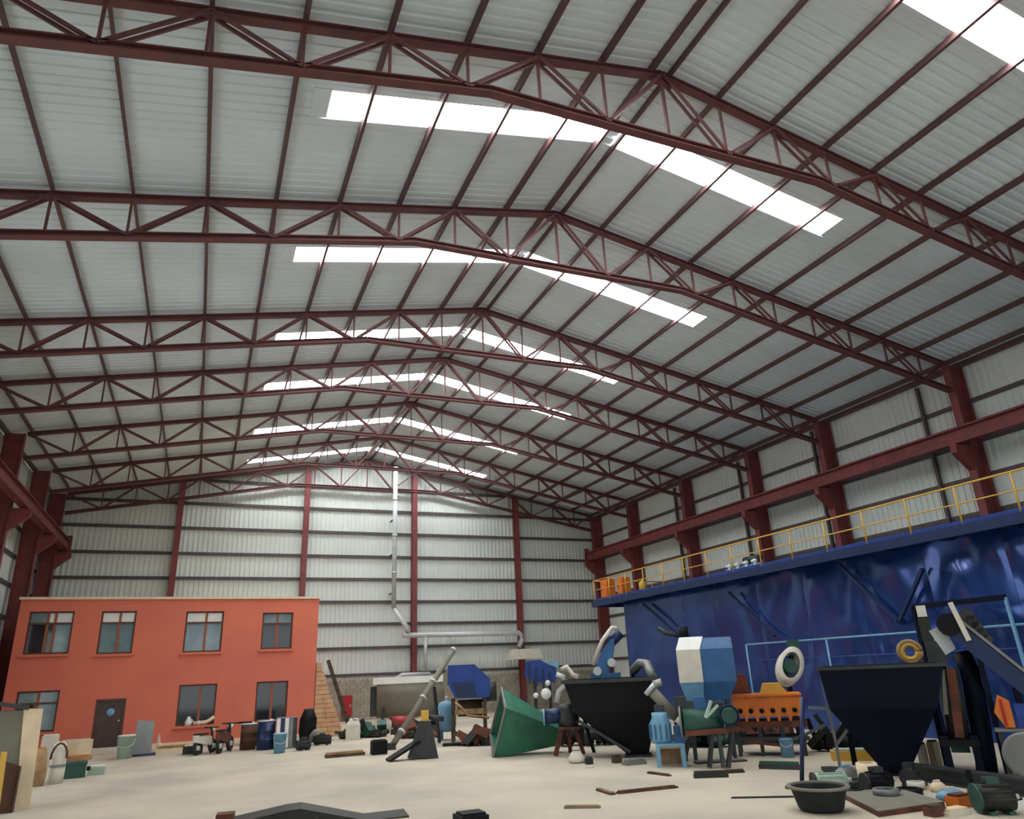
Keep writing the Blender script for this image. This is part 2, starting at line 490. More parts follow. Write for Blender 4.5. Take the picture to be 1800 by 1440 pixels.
zs = sorted({0.0, oz1} | {w[2] for w in wins.values()} | {w[3] for w in wins.values()})
def hole(x, z): return any(w[0] < x < w[1] and w[2] < z < w[3] for w in wins.values())
mb = MB()
for i in range(len(xs) - 1):
    k = 0
    while k < len(zs) - 1:
        if hole((xs[i] + xs[i + 1]) / 2, (zs[k] + zs[k + 1]) / 2): k += 1; continue
        k2 = k
        while k2 < len(zs) - 1 and not hole((xs[i] + xs[i + 1]) / 2, (zs[k2] + zs[k2 + 1]) / 2): k2 += 1
        mb.box(xs[i], xs[i + 1], OY, OY + 0.24, zs[k], zs[k2]); k = k2
front = mb.build('front_wall', 'terracotta', office)
mb = MB()
mb.box(ox1 - 0.24, ox1, OY + 0.24, 47.3, 0, oz1); mb.box(ox0, ox0 + 0.24, OY + 0.24, 47.3, 0, oz1); mb.box(ox0, ox1, 47.06, 47.3, 0, oz1)
mb.build('side_walls', 'terracotta', office)
mb = MB(); mb.box(ox0 + 0.24, ox1 - 0.24, OY + 0.24, 47.06, oz1 - 0.3, oz1 - 0.1); mb.build('roof_slab', 'cream', office)
mb = MB(); mb.box(ox0 + 0.24, ox1 - 0.24, OY + 0.24, 47.06, 2.95, 3.1); mb.build('floor_slab', 'cream', office)
mb = MB(); mb.box(ox0 - 0.06, ox1 + 0.06, OY - 0.08, OY + 0.3, oz1, oz1 + 0.1); mb.build('coping', 'cream', office)
mb = MB(); mb.box(ox0, wins['door'][0] - 0.1, OY - 0.05, OY, 0, 0.2); mb.box(wins['door'][1] + 0.1, ox1, OY - 0.05, OY, 0, 0.2); mb.build('plinth_band', 'cream', office)
def window(k, lights, transom, panes, sill=True, mull='mullion', fr='window_frame'):
    x0, x1, z0, z1 = wins[k]; y = OY + 0.1
    fw = 0.07
    w = MB()
    w.box(x0, x1, y, y + 0.08, z1 - fw, z1); w.box(x0, x1, y, y + 0.08, z0, z0 + fw)
    w.box(x0, x0 + fw, y, y + 0.08, z0 + fw, z1 - fw); w.box(x1 - fw, x1, y, y + 0.08, z0 + fw, z1 - fw)
    wo = w.build('window', fr, office)
    zt = z1 - fw - (0.42 if transom else 0)
    xs_ = [x0 + fw + (x1 - x0 - 2 * fw) * t for t in lights]
    for x in xs_[1:-1]:
        q = MB(); q.box(x - 0.05, x + 0.05, y, y + 0.07, z0 + fw, z1 - fw if transom else zt); q.build('mullion', mull, wo)
    if transom:
        q = MB(); q.box(x0 + fw, x1 - fw, y - 0.01, y + 0.07, zt - 0.04, zt + 0.04); q.build('transom', fr, wo)
    for i in range(len(xs_) - 1):
        q = MB(); q.box(xs_[i], xs_[i + 1], y + 0.04, y + 0.055, z0 + fw, zt); q.build('pane', panes[i], wo)
        if transom:
            q = MB(); q.box(xs_[i], xs_[i + 1], y + 0.035, y + 0.05, zt, z1 - fw); q.build('pane', 'white' if k in ('w2', 'w3') or (k == 'w1' and i > 0) else 'pane_pale', wo)  # white top panes: bright daylight reflection put in as plain colour
    if sill:
        q = MB(); q.box(x0 - 0.08, x1 + 0.08, OY - 0.1, OY + 0.1, z0 - 0.1, z0); q.build('sill', 'terracotta', wo)
    return wo
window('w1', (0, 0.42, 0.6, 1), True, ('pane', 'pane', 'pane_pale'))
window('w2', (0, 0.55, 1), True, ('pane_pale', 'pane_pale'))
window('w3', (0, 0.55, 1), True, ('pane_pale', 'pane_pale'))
window('w4', (0, 0.5, 1), True, ('pane', 'pane'))
window('w5', (0, 0.5, 1), True, ('pane', 'pane_pale'))
window('w6', (0, 0.58, 1), False, ('pane', 'pane'))
window('w7', (0, 0.5, 1), False, ('pane', 'pane'))
x0, x1, z0, z1 = wins['door']
mb = MB(); mb.box(x0, x0 + 0.08, OY + .02, OY + 0.16, z0, z1); mb.box(x1 - 0.08, x1, OY + .02, OY + 0.16, z0, z1); mb.box(x0 + .08, x1 - .08, OY + .02, OY + 0.16, z1 - 0.08, z1)
fr = mb.build('door_frame', 'window_frame', office)
mb = MB(); mb.box(x0 + 0.08, x1 - 0.08, OY + 0.08, OY + 0.13, z0, z1 - 0.08); dr = mb.build('door', 'door_wood', office)
mb = MB(); mb.lathe([(0.0, 0), (0.14, 0.0), (0.16, 0.02), (0.12, 0.03), (0, 0.03)], ((x0 + x1) / 2 + 0.02, OY + 0.05, z0 + (z1 - z0) * 0.72), 16, 'y'); mb.build('round_light', 'lightblue', dr)
mb = MB(); mb.tube((x1 - 0.2, OY + 0.08, z0 + 1.0), (x1 - 0.2, OY + 0.02, z0 + 1.0), 0.03); mb.build('door_knob', 'galv', dr)
for i in range(2):
    mb = MB(); mb.box(x0 - 0.15, x1 + 0.1, OY - 0.3 * (2 - i), OY - 0.3 * (1 - i) - 0.005, 0, 0.09 * (i + 1)); mb.build('step', 'offwhite', office)
# ------------------------------------------------------------------ blue enclosure and platform
PXE = 20.0; PZ = 5.93; PY0, PY1 = 3.0, 36.8; BX = 20.9; BY1 = 34.9
plat = thing('mezzanine_platform', 'long blue platform on a glossy blue sheet metal enclosure along the side wall', 'platform', (PXE, PY0, 0), world=True)
mb = MB(); mb.box(PXE + 0.1, 26.2, PY0, PY1, PZ - 0.12, PZ - 0.02); mb.build('deck', 'blue_dark', plat)
mb = MB(); mb.box(PXE, PXE + 0.1, PY0, PY1, PZ - 0.32, PZ - 0.02); mb.build('edge_beam', 'blue_dark', plat)
mb = MB(); mb.box(PXE + 0.1, 26.2, PY1 - 0.1, PY1, PZ - 0.32, PZ - 0.12); mb.build('end_beam', 'blue_dark', plat)
y = PY1 - 1.0
while y > PY0:
    mb = MB(); mb.box(PXE + 0.1, BX - 0.02, y - 0.05, y + 0.05, PZ - 0.3, PZ - 0.12); mb.build('bracket', 'blue_dark', plat); y -= 2.05
for x, y0_, y1_ in ((25.6, 36.4, 36.7),):
    mb = MB(); mb.box(x - .1, x + .1, y0_ - .1, y1_ - .1, 0, PZ - .12); mb.build('support_post', 'blue_dark', plat)
enc = plat
def wrinkle(y, z):
    k = min(1.0, max(0.12, (27.0 - y) / 7.0))
    n = noise.noise(Vector((y * 0.55, z * 0.55, 3.1))) * 0.24 + noise.noise(Vector((y * 1.5, z * 0.75, 9.0))) * 0.11
    return n * k * min(1.0, (PZ - z) * 1.2, 0.3 + z * 0.35)
NP = 12; zt = PZ - 0.13
for i in range(NP):
    ya = PY0 + 0.2 + (BY1 - PY0 - 0.2) * i / NP; yb = PY0 + 0.2 + (BY1 - PY0 - 0.2) * (i + 1) / NP
    mb = MB(); nu, nv = 20, 36; vs = []; fs = []
    for a in range(nu + 1):
        for c in range(nv + 1):
            y = ya + 0.004 + (yb - ya - 0.008) * a / nu; z = zt * c / nv
            e = min(1.0, min(a, nu - a) / 2.0)
            vs.append((BX - wrinkle(y, z) * (0.35 + 0.65 * e), y, z))
    for a in range(nu):
        for c in range(nv):
            q = a * (nv + 1) + c; fs.append((q, q + nv + 1, q + nv + 2, q + 1))
    mb.add(vs, fs, True); mb.build('side_panel', 'blue_sheet', enc)
mb = MB(); mb.box(BX, 25.9, BY1 - 0.05, BY1, 0, zt); mb.build('end_panel', 'blue_sheet', enc)
# knee braces and V struts on the enclosure face
BFX = BX - 0.3
for (a, b_) in (((1130, 1062), (1198, 1122)), ((1280, 1042), (1362, 1118)), ((1474, 992), (1580, 1094)), ((1580, 1094), (1622, 1000))):
    p = PX(*a, BFX); q = PX(*b_, BFX); p.z = min(p.z, PZ - 0.35)
    mb = MB(); mb.beam(p, q, 0.1, 0.12, (1, 0, 0)); mb.build('brace', 'blue_dark', enc)
p = PX(1580, 1094, BFX); mb = MB(); mb.beam(p + Vector((0, 0, .0)), p + Vector((.2, 0, 0)), 0.1, 0.1); mb.build('brace_bracket', 'blue_dark', enc)
# yellow railing along the platform edge
rail = thing('safety_railing', 'yellow tubular safety railing along the blue platform edge', 'railing', (PXE, PY0, PZ), world=True)
RX = PXE + 0.12
mb = MB(); mb.tube((RX, PY0 + 0.1, PZ + 1.1), (RX, PY1 - 0.1, PZ + 1.1), 0.03, n=8); mb.build('top_rail', 'yellow', rail)
mb = MB(); mb.tube((RX, PY0 + 0.1, PZ + 0.58), (RX, PY1 - 0.1, PZ + 0.58), 0.022, n=8); mb.build('mid_rail', 'yellow', rail)
mb = MB(); mb.box(RX - 0.01, RX + 0.01, PY0 + 0.1, PY1 - 0.1, PZ - 0.015, PZ + 0.1); mb.build('toe_board', 'blue', rail)
y = PY1 - 0.15
while y > PY0:
    mb = MB(); mb.tube((RX, y, PZ - 0.015), (RX, y, PZ + 1.1), 0.028, n=8); mb.build('post', 'yellow', rail); y -= 1.72
mb = MB(); mb.tube((RX, PY1 - 0.12, PZ + 1.1), (26.0, PY1 - 0.12, PZ + 1.1), 0.03, n=8); mb.build('end_rail', 'yellow', rail)
for x in (22, 24, 26):
    mb = MB(); mb.tube((x, PY1 - 0.12, PZ - 0.015), (x, PY1 - 0.12, PZ + 1.1), 0.028, n=8); mb.build('post', 'yellow', rail)
# things standing on the platform
for px, w, h, lab in ((1042, 0.75, 1.15, 'orange switch cabinet at the far end of the blue platform'), (1096, 0.55, 1.05, 'yellow orange switch cabinet beside a column on the platform')):
    p = PX(px, 1040, PXE + 0.75); x, y = PXE + 0.75, p.y - (0.6 if px < 1060 else 0)
    if px < 1060: y = PY1 - 0.55
    t = thing('switch_cabinet', lab, 'cabinet', (x, y, PZ - 0.02), world=True)
    mb = MB(); mb.box(x - .2, x + .3, y - w / 2, y + w / 2, PZ - .02, PZ - .02 + h); mb.build('body', 'orange', t)
    mb = MB(); mb.box(x - .22, x - .2, y - w / 2 + .06, y + w / 2 - .06, PZ + .08, PZ + h - .1); d_ = mb.build('door', 'orange', t)
    mb = MB(); mb.box(x - .24, x - .22, y + w / 2 - .14, y + w / 2 - .1, PZ + h * .45, PZ + h * .6); mb.build('handle', 'dark_steel', d_)
p = PX(1130, 1030, PXE + .6)
t = thing('oil_can', 'small yellow can standing on the platform deck', 'can', (p.x, p.y, PZ - .02), world=True)
mb = MB(); mb.lathe([(0, 0), (.2, 0), (.2, .5), (.06, .62), (.06, .7), (0, .7)], (p.x, p.y, PZ - .02), 14); mb.build('body', 'yellow', t)
mb = MB(); mb.lathe([(0, 0), (.07, 0), (.07, .06), (0, .06)], (p.x, p.y, PZ + .68), 10); mb.build('cap', 'dark_steel', t)
p = PX(1305, 992, PXE + .9); ya, yb = p.y - 1.1, p.y + 1.3
t = thing('pneumatic_valve_unit', 'pale blue pipework unit with white valves on the platform deck', 'pump', (p.x, p.y, PZ - .02), world=True)
x = PXE + .9; z = PZ - .02
mb = MB(); mb.box(x - .35, x + .35, ya, yb, z, z + .16); mb.build('base_frame', 'lightblue', t)
for k in range(4):
    y = ya + .3 + k * .55
    mb = MB(); mb.tube((x, y, z + .16), (x, y, z + .5), .07); mb.tube((x - .05, y - .14, z + .42), (x - .05, y + .14, z + .42), .06); mb.build('valve', 'white', t)
mb = MB(); mb.tube((x + .1, ya + .1, z + .3), (x + .1, yb - .1, z + .3), .05); mb.build('manifold', 'lightblue', t)
mb = MB(); mb.tube((x + .15, ya + .1, z + .55), (x + .15, ya + 1.1, z + .55), .13); mb.build('motor', 'dark_steel', t)
mb = MB(); mb.box(x + .1, x + .2, ya + .3, ya + .9, z + .16, z + .45); mb.build('motor_foot', 'dark_steel', t)
# light tubular handrail low in front of the enclosure
hr = thing('pipe_handrail', 'thin pale blue pipe handrail in front of the blue enclosure', 'railing', (20.3, 20, 0), world=True)
HX = 20.25
p0 = PX(1312, 1137, HX); p1 = PX(1800, 1092, HX); zz = (p0.z + p1.z) / 2
mb = MB(); mb.tube((HX, p0.y, zz), (HX, p1.y - 1.5, zz), .035, n=8); mb.build('top_rail', 'lightblue', hr)
mb = MB(); mb.tube((HX, p0.y, zz - .6), (HX, p1.y - 1.5, zz - .6), .022, n=8); mb.build('mid_rail', 'blue', hr)
for k in range(4):
    y = p0.y + (p1.y - 1.5 - p0.y) * k / 3
    mb = MB(); mb.tube((HX, y, 0), (HX, y, zz), .035, n=8); mb.build('post', 'lightblue', hr)
# ------------------------------------------------------------------ far machines by the back wall
# fume duct on the back wall
DY = YB - 1.35
def D(x, y, Y=DY): return PY(x, y, Y)
t = thing('fume_duct', 'galvanised fume duct dropping down the back wall to two hoods', 'duct', (D(692, 1075).x, DY, 0), world=True)
top = D(698, 842); top.z = zroof(top.x) - 0.25
lowx = D(692, 1070).x
a = Vector((lowx, DY, D(692, 1070).z)); b_ = D(716, 1104)
mb = MB(); mb.path([Vector((lowx, DY, top.z)), a], 0.15, 12); mb.build('riser', 'galv', t)
mb = MB(); mb.path([a, b_, b_ + Vector((0, 0, -.35))], 0.15, 12); mb.build('offset_bend', 'galv', t)
for z in (a.z + 2.2, a.z + 4.6, a.z + 7.0):
    mb = MB(); mb.tube((lowx, DY, z), (lowx, DY, z + .1), .18); mb.build('joint_band', 'galv', t)
hz = b_.z - .45
for q_ in (Vector((lowx, 0, a.z + 1.0)), Vector((lowx, 0, a.z + 3.5)), Vector((lowx, 0, a.z + 5.8)), Vector((D(800, 1115).x, 0, hz)), Vector((D(900, 1115).x, 0, hz))):
    mb = MB(); mb.box(q_.x - .04, q_.x + .04, DY + .12, YB - .04, q_.z - .04, q_.z + .04); mb.build('wall_bracket', 'dark_steel', t)
xl = D(708, 1118).x; xr = D(912, 1112).x
mb = MB(); mb.path([(xl, DY, hz), (xr, DY, hz), (xr + .18, DY, hz - .12), (xr + .2, DY, hz - .45), (xr - .05, DY, hz - .9)], 0.16, 12); mb.build('header', 'galv', t)
bx = D(748, 1120).x
mb = MB(); mb.path([(bx, DY, hz), (bx, DY, hz - 2.1)], 0.12, 12); mb.build('drop_pipe', 'galv', t)
z2 = D(748, 1185).z
mb = MB(); mb.path([(bx + .3, DY, z2), (D(706, 1185).x, DY, z2), (D(697, 1190).x, DY, z2 - .2), (D(696, 1190).x, DY, z2 - .55)], 0.13, 12); mb.build('branch', 'galv', t)
p = D(922, 1150)
hw, hh = 1.15, .32
r0 = [Vector((p.x + i * hw, DY + j * .6, p.z - hh)) for i, j in ((-1, -1), (1, -1), (1, 1), (-1, 1))]
r1 = [Vector((p.x + i * hw * .8, DY + j * .35, p.z + hh)) for i, j in ((-1, -1), (1, -1), (1, 1), (-1, 1))]
mb = MB(); mb.loft([r0, r1]); mb.build('hood', 'offwhite', t)

# beige tank with white lid below the branch
t, L = fthing('steel_tank', 'long beige steel tank with white lid in front of the block wall', 'tank', 705, 1281)
a = L(655, 1215); b_ = L(782, 1215); w = 1.3
zt_ = L(700, 1202).z; zb_ = L(700, 1262).z
ring = lambda x: [Vector((x, w / 2 + w / 2 * math.cos(math.pi * i / 10 + math.pi), zt_ - (zt_ - zb_) * math.sin(math.pi * i / 10))) for i in range(11)]
mb = MB(); mb.loft([ring(a.x + .2), ring(b_.x)], True, True, True); mb.build('trough', 'grey_panel', t)
mb = MB(); mb.box(a.x, b_.x + .1, -.05, w + .05, zt_, zt_ + .32); mb.build('lid', 'white', t)
for x in (a.x + .5, b_.x - .4):
    for y in (.2, w - .2):
        mb = MB(); mb.box(x - .06, x + .06, y - .06, y + .06, 0, zb_ + .5); mb.build('leg', 'dark_steel', t)
mb = MB(); mb.box(a.x - .12, a.x + .18, .25, .9, zb_ + .1, zt_ - .1); mb.build('end_flange', 'dark_steel', t)
mb = MB(); mb.tube((a.x + 1.1, .3, zb_ - .1), (a.x + 1.1, .3, .3), .12); mb.build('drain_pipe', 'dark_steel', t)

# red box on the block wall and white jerrycan
p = PY(609, 1240, YB - .09)
t = thing('hose_cabinet', 'red fire hose cabinet on the block wall beside the office', 'cabinet', (p.x, YB - .09, p.z), world=True)
mb = MB(); mb.box(p.x - .3, p.x + .3, YB - .34, YB - .085, p.z - .6, p.z + .55); mb.build('body', 'red', t)
mb = MB(); mb.box(p.x - .25, p.x + .25, YB - .36, YB - .34, p.z - .53, p.z + .48); d_ = mb.build('door', 'red', t)
mb = MB(); mb.box(p.x + .15, p.x + .2, YB - .39, YB - .36, p.z - .1, p.z + .05); mb.build('handle', 'galv', d_)
t, L = fthing('jerrycan', 'white plastic jerrycan on the floor below the red cabinet', 'can', 620, 1302)
mb = MB(); mb.loft([[Vector((x * .3, y * .24 + .28, z)) for x, y in ((-1, -1), (1, -1), (1, 1), (-1, 1))] for z in (0, .6)] + [[Vector((x * .2, y * .18 + .28, .74)) for x, y in ((-1, -1), (1, -1), (1, 1), (-1, 1))]]); mb.build('body', 'offwhite', t)
mb = MB(); mb.tube((-.1, .28, .72), (-.1, .28, .84), .07); mb.build('cap', 'white', t)
mb = MB(); mb.path([(.0, .28, .72), (.05, .28, .84), (.2, .28, .8), (.24, .28, .62)], .03, 8); mb.build('handle', 'white', t)

# stepped brick pier leaning on the office corner
p = G(582, 1300); bx0 = ox1 + .02; by = OY + .25
t = thing('brick_buttress', 'stepped tan brick buttress against the office end wall', 'buttress', (bx0, by, 0), world=True)
nc = 16; zt_ = PY(566, 1165, by).z
for k in range(nc):
    z0_ = zt_ * k / nc; wd = .2 + 1.15 * (1 - k / nc) ** 1.15
    nb = 2 if wd > .7 else 1
    for j in range(nb):
        mb = MB(); e = random.uniform(-.015, .015)
        mb.box(bx0 + wd * j / nb + .006, bx0 + wd * (j + 1) / nb - .006 + e, by - .3 + e, by + .15, z0_ + .008, zt_ * (k + 1) / nc - .008); mb.build('brick', 'brick', t)
mb = MB(); mb.prism([(bx0, by - .26, 0), (bx0 + 1.25, by - .26, 0), (bx0 + .15, by - .26, zt_ - .05), (bx0, by - .26, zt_ - .05)], (0, .36, 0)); mb.build('mortar', 'grey_panel', t)
t = thing('leaning_strip', 'dark narrow steel strip leaning beside the brick buttress', 'strip', (bx0 + 1.7, by - .1, 0), world=True)
mb = MB(); mb.beam((bx0 + 1.75, by - .1, 0.03), (bx0 + .55, by - .1, zt_ + .1), .16, .12, (0, 1, 0)); mb.build('rail', 'dark_wood', t)
for k in range(9):
    f_ = (k + 1) / 10; c = Vector((bx0 + 1.75 - 1.2 * f_, by - .17, .03 + (zt_ + .07) * f_)); mb = MB(); mb.box(c.x - .09, c.x + .09, c.y - .03, c.y, c.z - .02, c.z + .02); mb.build('cleat', 'dark_steel', t)

# leaning screw conveyor tube with its dark wedge stand
t, L = fthing('screw_conveyor', 'long grey tube conveyor leaning up from the floor beside the dark wedge stand', 'conveyor', 690, 1318)
p0 = L(690, 1316); p0.z = .14; p1 = L(799, 1140, 2.2)
mb = MB(); mb.tube(p0, p1, .11, .11, 12); tb = mb.build('tube', 'grey_panel', t)
d = (p1 - p0).normalized()
for f_ in (.12, .45, .62, .97):
    c = p0.lerp(p1, f_); mb = MB(); mb.tube(c, c + d * .08, .14); mb.build('collar', 'galv', tb)
mb = MB(); mb.box(p0.x - .2, p0.x + .12, -.15, .15, 0, .22); mb.build('foot', 'dark_steel', t)
hp = p0.lerp(p1, .6); mb = MB(); mb.beam((hp.x + .1, hp.y + .1, hp.z - .1), (hp.x + .3, hp.y + .3, 0), .09, .09); mb.build('prop', 'dark_steel', t)
t, L = fthing('wedge_stand', 'dark steel wedge shaped stand with a narrow loading ramp', 'stand', 742, 1335)
a, b_, c, e = L(716, 1333), L(771, 1333), L(757, 1268), L(738, 1268)
mb = MB(); mb.prism([a, b_, c, e], (0, .5, 0)); mb.build('wedge', 'dark_steel', t)
r0, r1 = L(682, 1336, -.1), L(735, 1303, .2); r0.z = .03
mb = MB(); mb.beam(r0, r1, .5, .07); mb.build('ramp', 'black_steel', t)
z = L(748, 1268).z; mb = MB(); mb.box(c.x - .3, c.x - .06, .1, .4, z, z + .3); mb.build('gear_head', 'yellow', t)
mb = MB(); mb.tube((c.x - .1, .2, z + .12), (c.x + .42, .2, z + .02), .08); mb.build('shaft', 'dark_steel', t)

# blue hooded shredder on stand
t, L = fthing('hooded_mixer', 'blue hooded mixer with slanted side on a low stand', 'machine', 830, 1308)
poly = [L(787, 1170), L(834, 1168), L(862, 1194), L(860, 1226), L(800, 1228), L(788, 1204)]
mb = MB(); mb.prism(poly, (0, 1.5, 0)); hd = mb.build('hood', 'blue', t)
q = [L(792, 1174, -.03), L(832, 1172, -.03), L(832, 1198, -.03), L(792, 1199, -.03)]
mb = MB(); mb.prism(q, (0, .03, 0)); mb.build('inspection_door', 'blue', hd)
q = [L(794, 1202, -.03), L(832, 1201, -.03), L(838, 1224, -.03), L(804, 1226, -.03)]
mb = MB(); mb.prism(q, (0, .03, 0)); mb.build('lower_door', 'blue_dark', hd)
q = [L(779, 1186), L(787, 1176), L(787, 1204), L(778, 1212)]
mb = MB(); mb.prism(q, (0, 1.3, 0)); mb.build('side_chute', 'grey_panel', t)
z = L(830, 1228).z
for x in (790, 858):
    for y in (.1, 1.4):
        p = L(x, 1228); mb = MB(); mb.box(p.x + (.06 if x < 800 else -.18), p.x + (.18 if x < 800 else -.06), y - .05, y + .05, 0, z); mb.build('leg', 'dark_wood' if y < 1 else 'dark_steel', t)
a, b_ = L(795, 1252), L(858, 1256)
mb = MB(); mb.box(a.x, b_.x, .05, .15, a.z - .1, a.z + .08); mb.build('crossbar', 'wood', t)
mb = MB(); mb.tube((a.x + .2, .7, z - .35), (b_.x - .2, .7, z - .35), .3); mb.build('drum', 'dark_wood', t)
mb = MB(); mb.tube((b_.x - .2, .5, z + .2), (b_.x + .35, .5, z + .2), .35); mb.build('motor', 'dark_steel', t)
mb = MB(); mb.path([L(800, 1235, -.2), L(812, 1245, -.25), L(822, 1258, -.2), L(860, 1262, -.15)], .05, 8); mb.build('hose', 'wood', t)

# light blue compressor tank
t, L = fthing('air_receiver', 'upright light blue air receiver tank with domed top', 'tank', 785, 1302)
r = (L(802, 1260).x - L(768, 1260).x) / 2; zt_ = L(785, 1231).z; c = ((L(802, 1260).x + L(768, 1260).x) / 2, r, 0)
mb = MB(); mb.lathe([(0, .28), (r * .7, .3), (r, .5), (r, zt_ - .35), (r * .75, zt_ - .1), (0, zt_)], c, 20); mb.build('vessel', 'lightblue', t)
for a in (0.6, 2.2, 3.9, 5.5):
    x, y = c[0] + r * .8 * math.cos(a), c[1] + r * .8 * math.sin(a); mb = MB(); mb.box(x - .04, x + .04, y - .04, y + .04, 0, .55); mb.build('leg', 'midblue', t)
mb = MB(); mb.tube((c[0], c[1], zt_ - .05), (c[0], c[1], zt_ + .15), .05); mb.build('valve', 'galv', t)
mb = MB(); mb.path([(c[0] - r * .5, c[1] - r * .6, zt_ - .3), (c[0] - r * .9, c[1] - r * .9, zt_ * .6), (c[0] - r * .7, c[1] - r * .9, .35)], .035, 8); mb.build('pipe', 'white', t)
mb = MB(); mb.tube((c[0] - r, c[1], zt_ * .45), (c[0] - r - .25, c[1], zt_ * .45), .1); mb.build('motor', 'black_steel', t)

# green hopper lying on its side
t, L = fthing('green_hopper', 'green tapered steel hopper lying on its side with grey rim', 'hopper', 878, 1335)
def sq(c, d, r, rot, n=4):
    d = Vector(d).normalized(); a = d.cross(Vector((0, 0, 1))).normalized(); b = a.cross(d)
    return [Vector(c) + (a * math.cos(rot + 2 * math.pi * i / n) + b * math.sin(rot + 2 * math.pi * i / n)) * r for i in range(n)]
H = L(879, 1207).z; xe = L(985, 1293)
rot = math.radians(66)
rr = H / (2 * max(abs(math.sin(rot + k * math.pi / 2)) for k in range(4)))
d = Vector((xe.x, .28, xe.z - H / 2)); c0 = Vector((0, .95, H / 2 + .04)); c1 = c0 + d
mid = c0 + d * .12
mb = MB(); mb.hollow([sq(c1, -d, rr * .34, rot), sq(mid, -d, rr * .93, rot), sq(c0, -d, rr * .97, rot)], .05)
zmin = min(v.z for v in mb.v)
for v in mb.v: v.z -= zmin
c0.z -= zmin; c1.z -= zmin
mb.build('shell', 'green', t)
o_, i_ = sq(c0, -d, rr * 1.03, rot), sq(c0, -d, rr * .9, rot); e_ = -d.normalized() * .05
for k in range(4):
    j = (k + 1) % 4
    for q in (o_, i_): pass
    mb = MB(); mb.prism([o_[k], o_[j], i_[j], i_[k]], e_)
    for v in mb.v: v.z = max(v.z, .0)
    mb.build('rim_bar', 'grey_steel', t)
a_ = d.normalized()
mb = MB(); mb.tube(c1 - a_ * .02, c1 + a_ * .22, rr * .3); mb.build('outlet', 'dark_steel', t)
# auger drive with rusty tripod
t, L = fthing('auger_drive', 'dark motor and gearbox on rusty tripod legs beside the green hopper', 'machine', 1003, 1330)
z = L(1003, 1278).z; zt_ = L(1000, 1238).z
mb = MB(); mb.lathe([(0, z), (.3, z), (.34, z + .2), (.3, zt_ - .15), (.22, zt_), (0, zt_)], (.0, .3, 0), 16); mb.build('gearbox', 'dark_steel', t)
mb = MB(); mb.tube((-.7, .25, zt_ - .35), (-.1, .3, zt_ - .3), .22); mo = mb.build('motor', 'blue_dark', t)
mb = MB(); mb.tube((-.76, .25, zt_ - .35), (-.7, .25, zt_ - .35), .24); mb.build('fan_cover', 'lightblue', mo)
for dx, dy in ((-.45, -.1), (.4, 0.0), (.0, .8)):
    mb = MB(); mb.beam((dx * .4, .3 + dy * .3, z + .05), (dx, .3 + dy, 0.02), .12, .12); mb.build('leg', 'rust', t)
mb = MB(); mb.box(-.32, .32, 0, .6, z - .08, z); mb.build('mount_plate', 'rust', t)
mb = MB(); mb.path([(.1, .1, zt_ - .2), (.5, 0, zt_ - .05), (.75, .1, z + .2), (1.1, .2, z - .2)], .05, 8); mb.build('cable', 'grey_steel', t)
t, L = fthing('cement_sack', 'white sack slumped on the floor under the rusty tripod', 'sack', 1014, 1341)
mb = MB(); mb.lathe([(0, 0), (.22, .02), (.24, .1), (.15, .24), (.08, .32), (.12, .37), (0, .38)], (0, 0, 0), 12); mb.build('bag', 'offwhite', t)
mb = MB(); mb.tube((0, 0, .3), (0, 0, .33), .095, n=10); mb.build('tie', 'grey_steel', t)

# black hopper
t, L = fthing('black_hopper', 'black inverted pyramid hopper standing on its narrow outlet', 'hopper', 1122, 1331)
xa, xb = L(992, 1195).x, L(1150, 1200).x; zt_ = L(1080, 1193).z; zm = L(1080, 1250).z; tx0, tx1 = L(1105, 1325).x, L(1140, 1325).x
def rect(x0, x1, y0, y1, z): return [Vector((x0, y0, z)), Vector((x1, y0, z)), Vector((x1, y1, z)), Vector((x0, y1, z))]
mb = MB(); mb.hollow([rect(tx0, tx1, 0, .5, .06), rect(L(1012, 1255).x, xb, -.4, 1.5, zm), rect(xa, xb - .1, -.5, 1.6, zt_)], .04); mb.build('shell', 'black_steel', t)
for x0_, x1_, y0_, y1_ in ((xa - .05, xb - .05, -.57, -.5), (xa - .05, xb - .05, 1.6, 1.67), (xa - .05, xa, -.5, 1.6), (xb - .1, xb - .05, -.5, 1.6)):
    mb = MB(); mb.box(x0_, x1_, y0_, y1_, zt_ - .09, zt_ + .01); mb.build('rim_bar', 'dark_steel', t)
mb = MB(); mb.box(tx0 - .1, tx1 + .1, -.1, .6, 0, .06); mb.build('outlet_flange', 'dark_steel', t)
for x in (xa + .35, xb - .3):
    mb = MB(); mb.beam((x, 1.5, zm), (x + (.3 if x < 0 else -.1), 1.5, 0), .1, .1); mb.build('leg', 'black_steel', t)
mb = MB(); mb.beam(L(1018, 1268, -.3), L(1108, 1322, -.2), .1, .08); mb.build('bottom_rib', 'dark_steel', t)

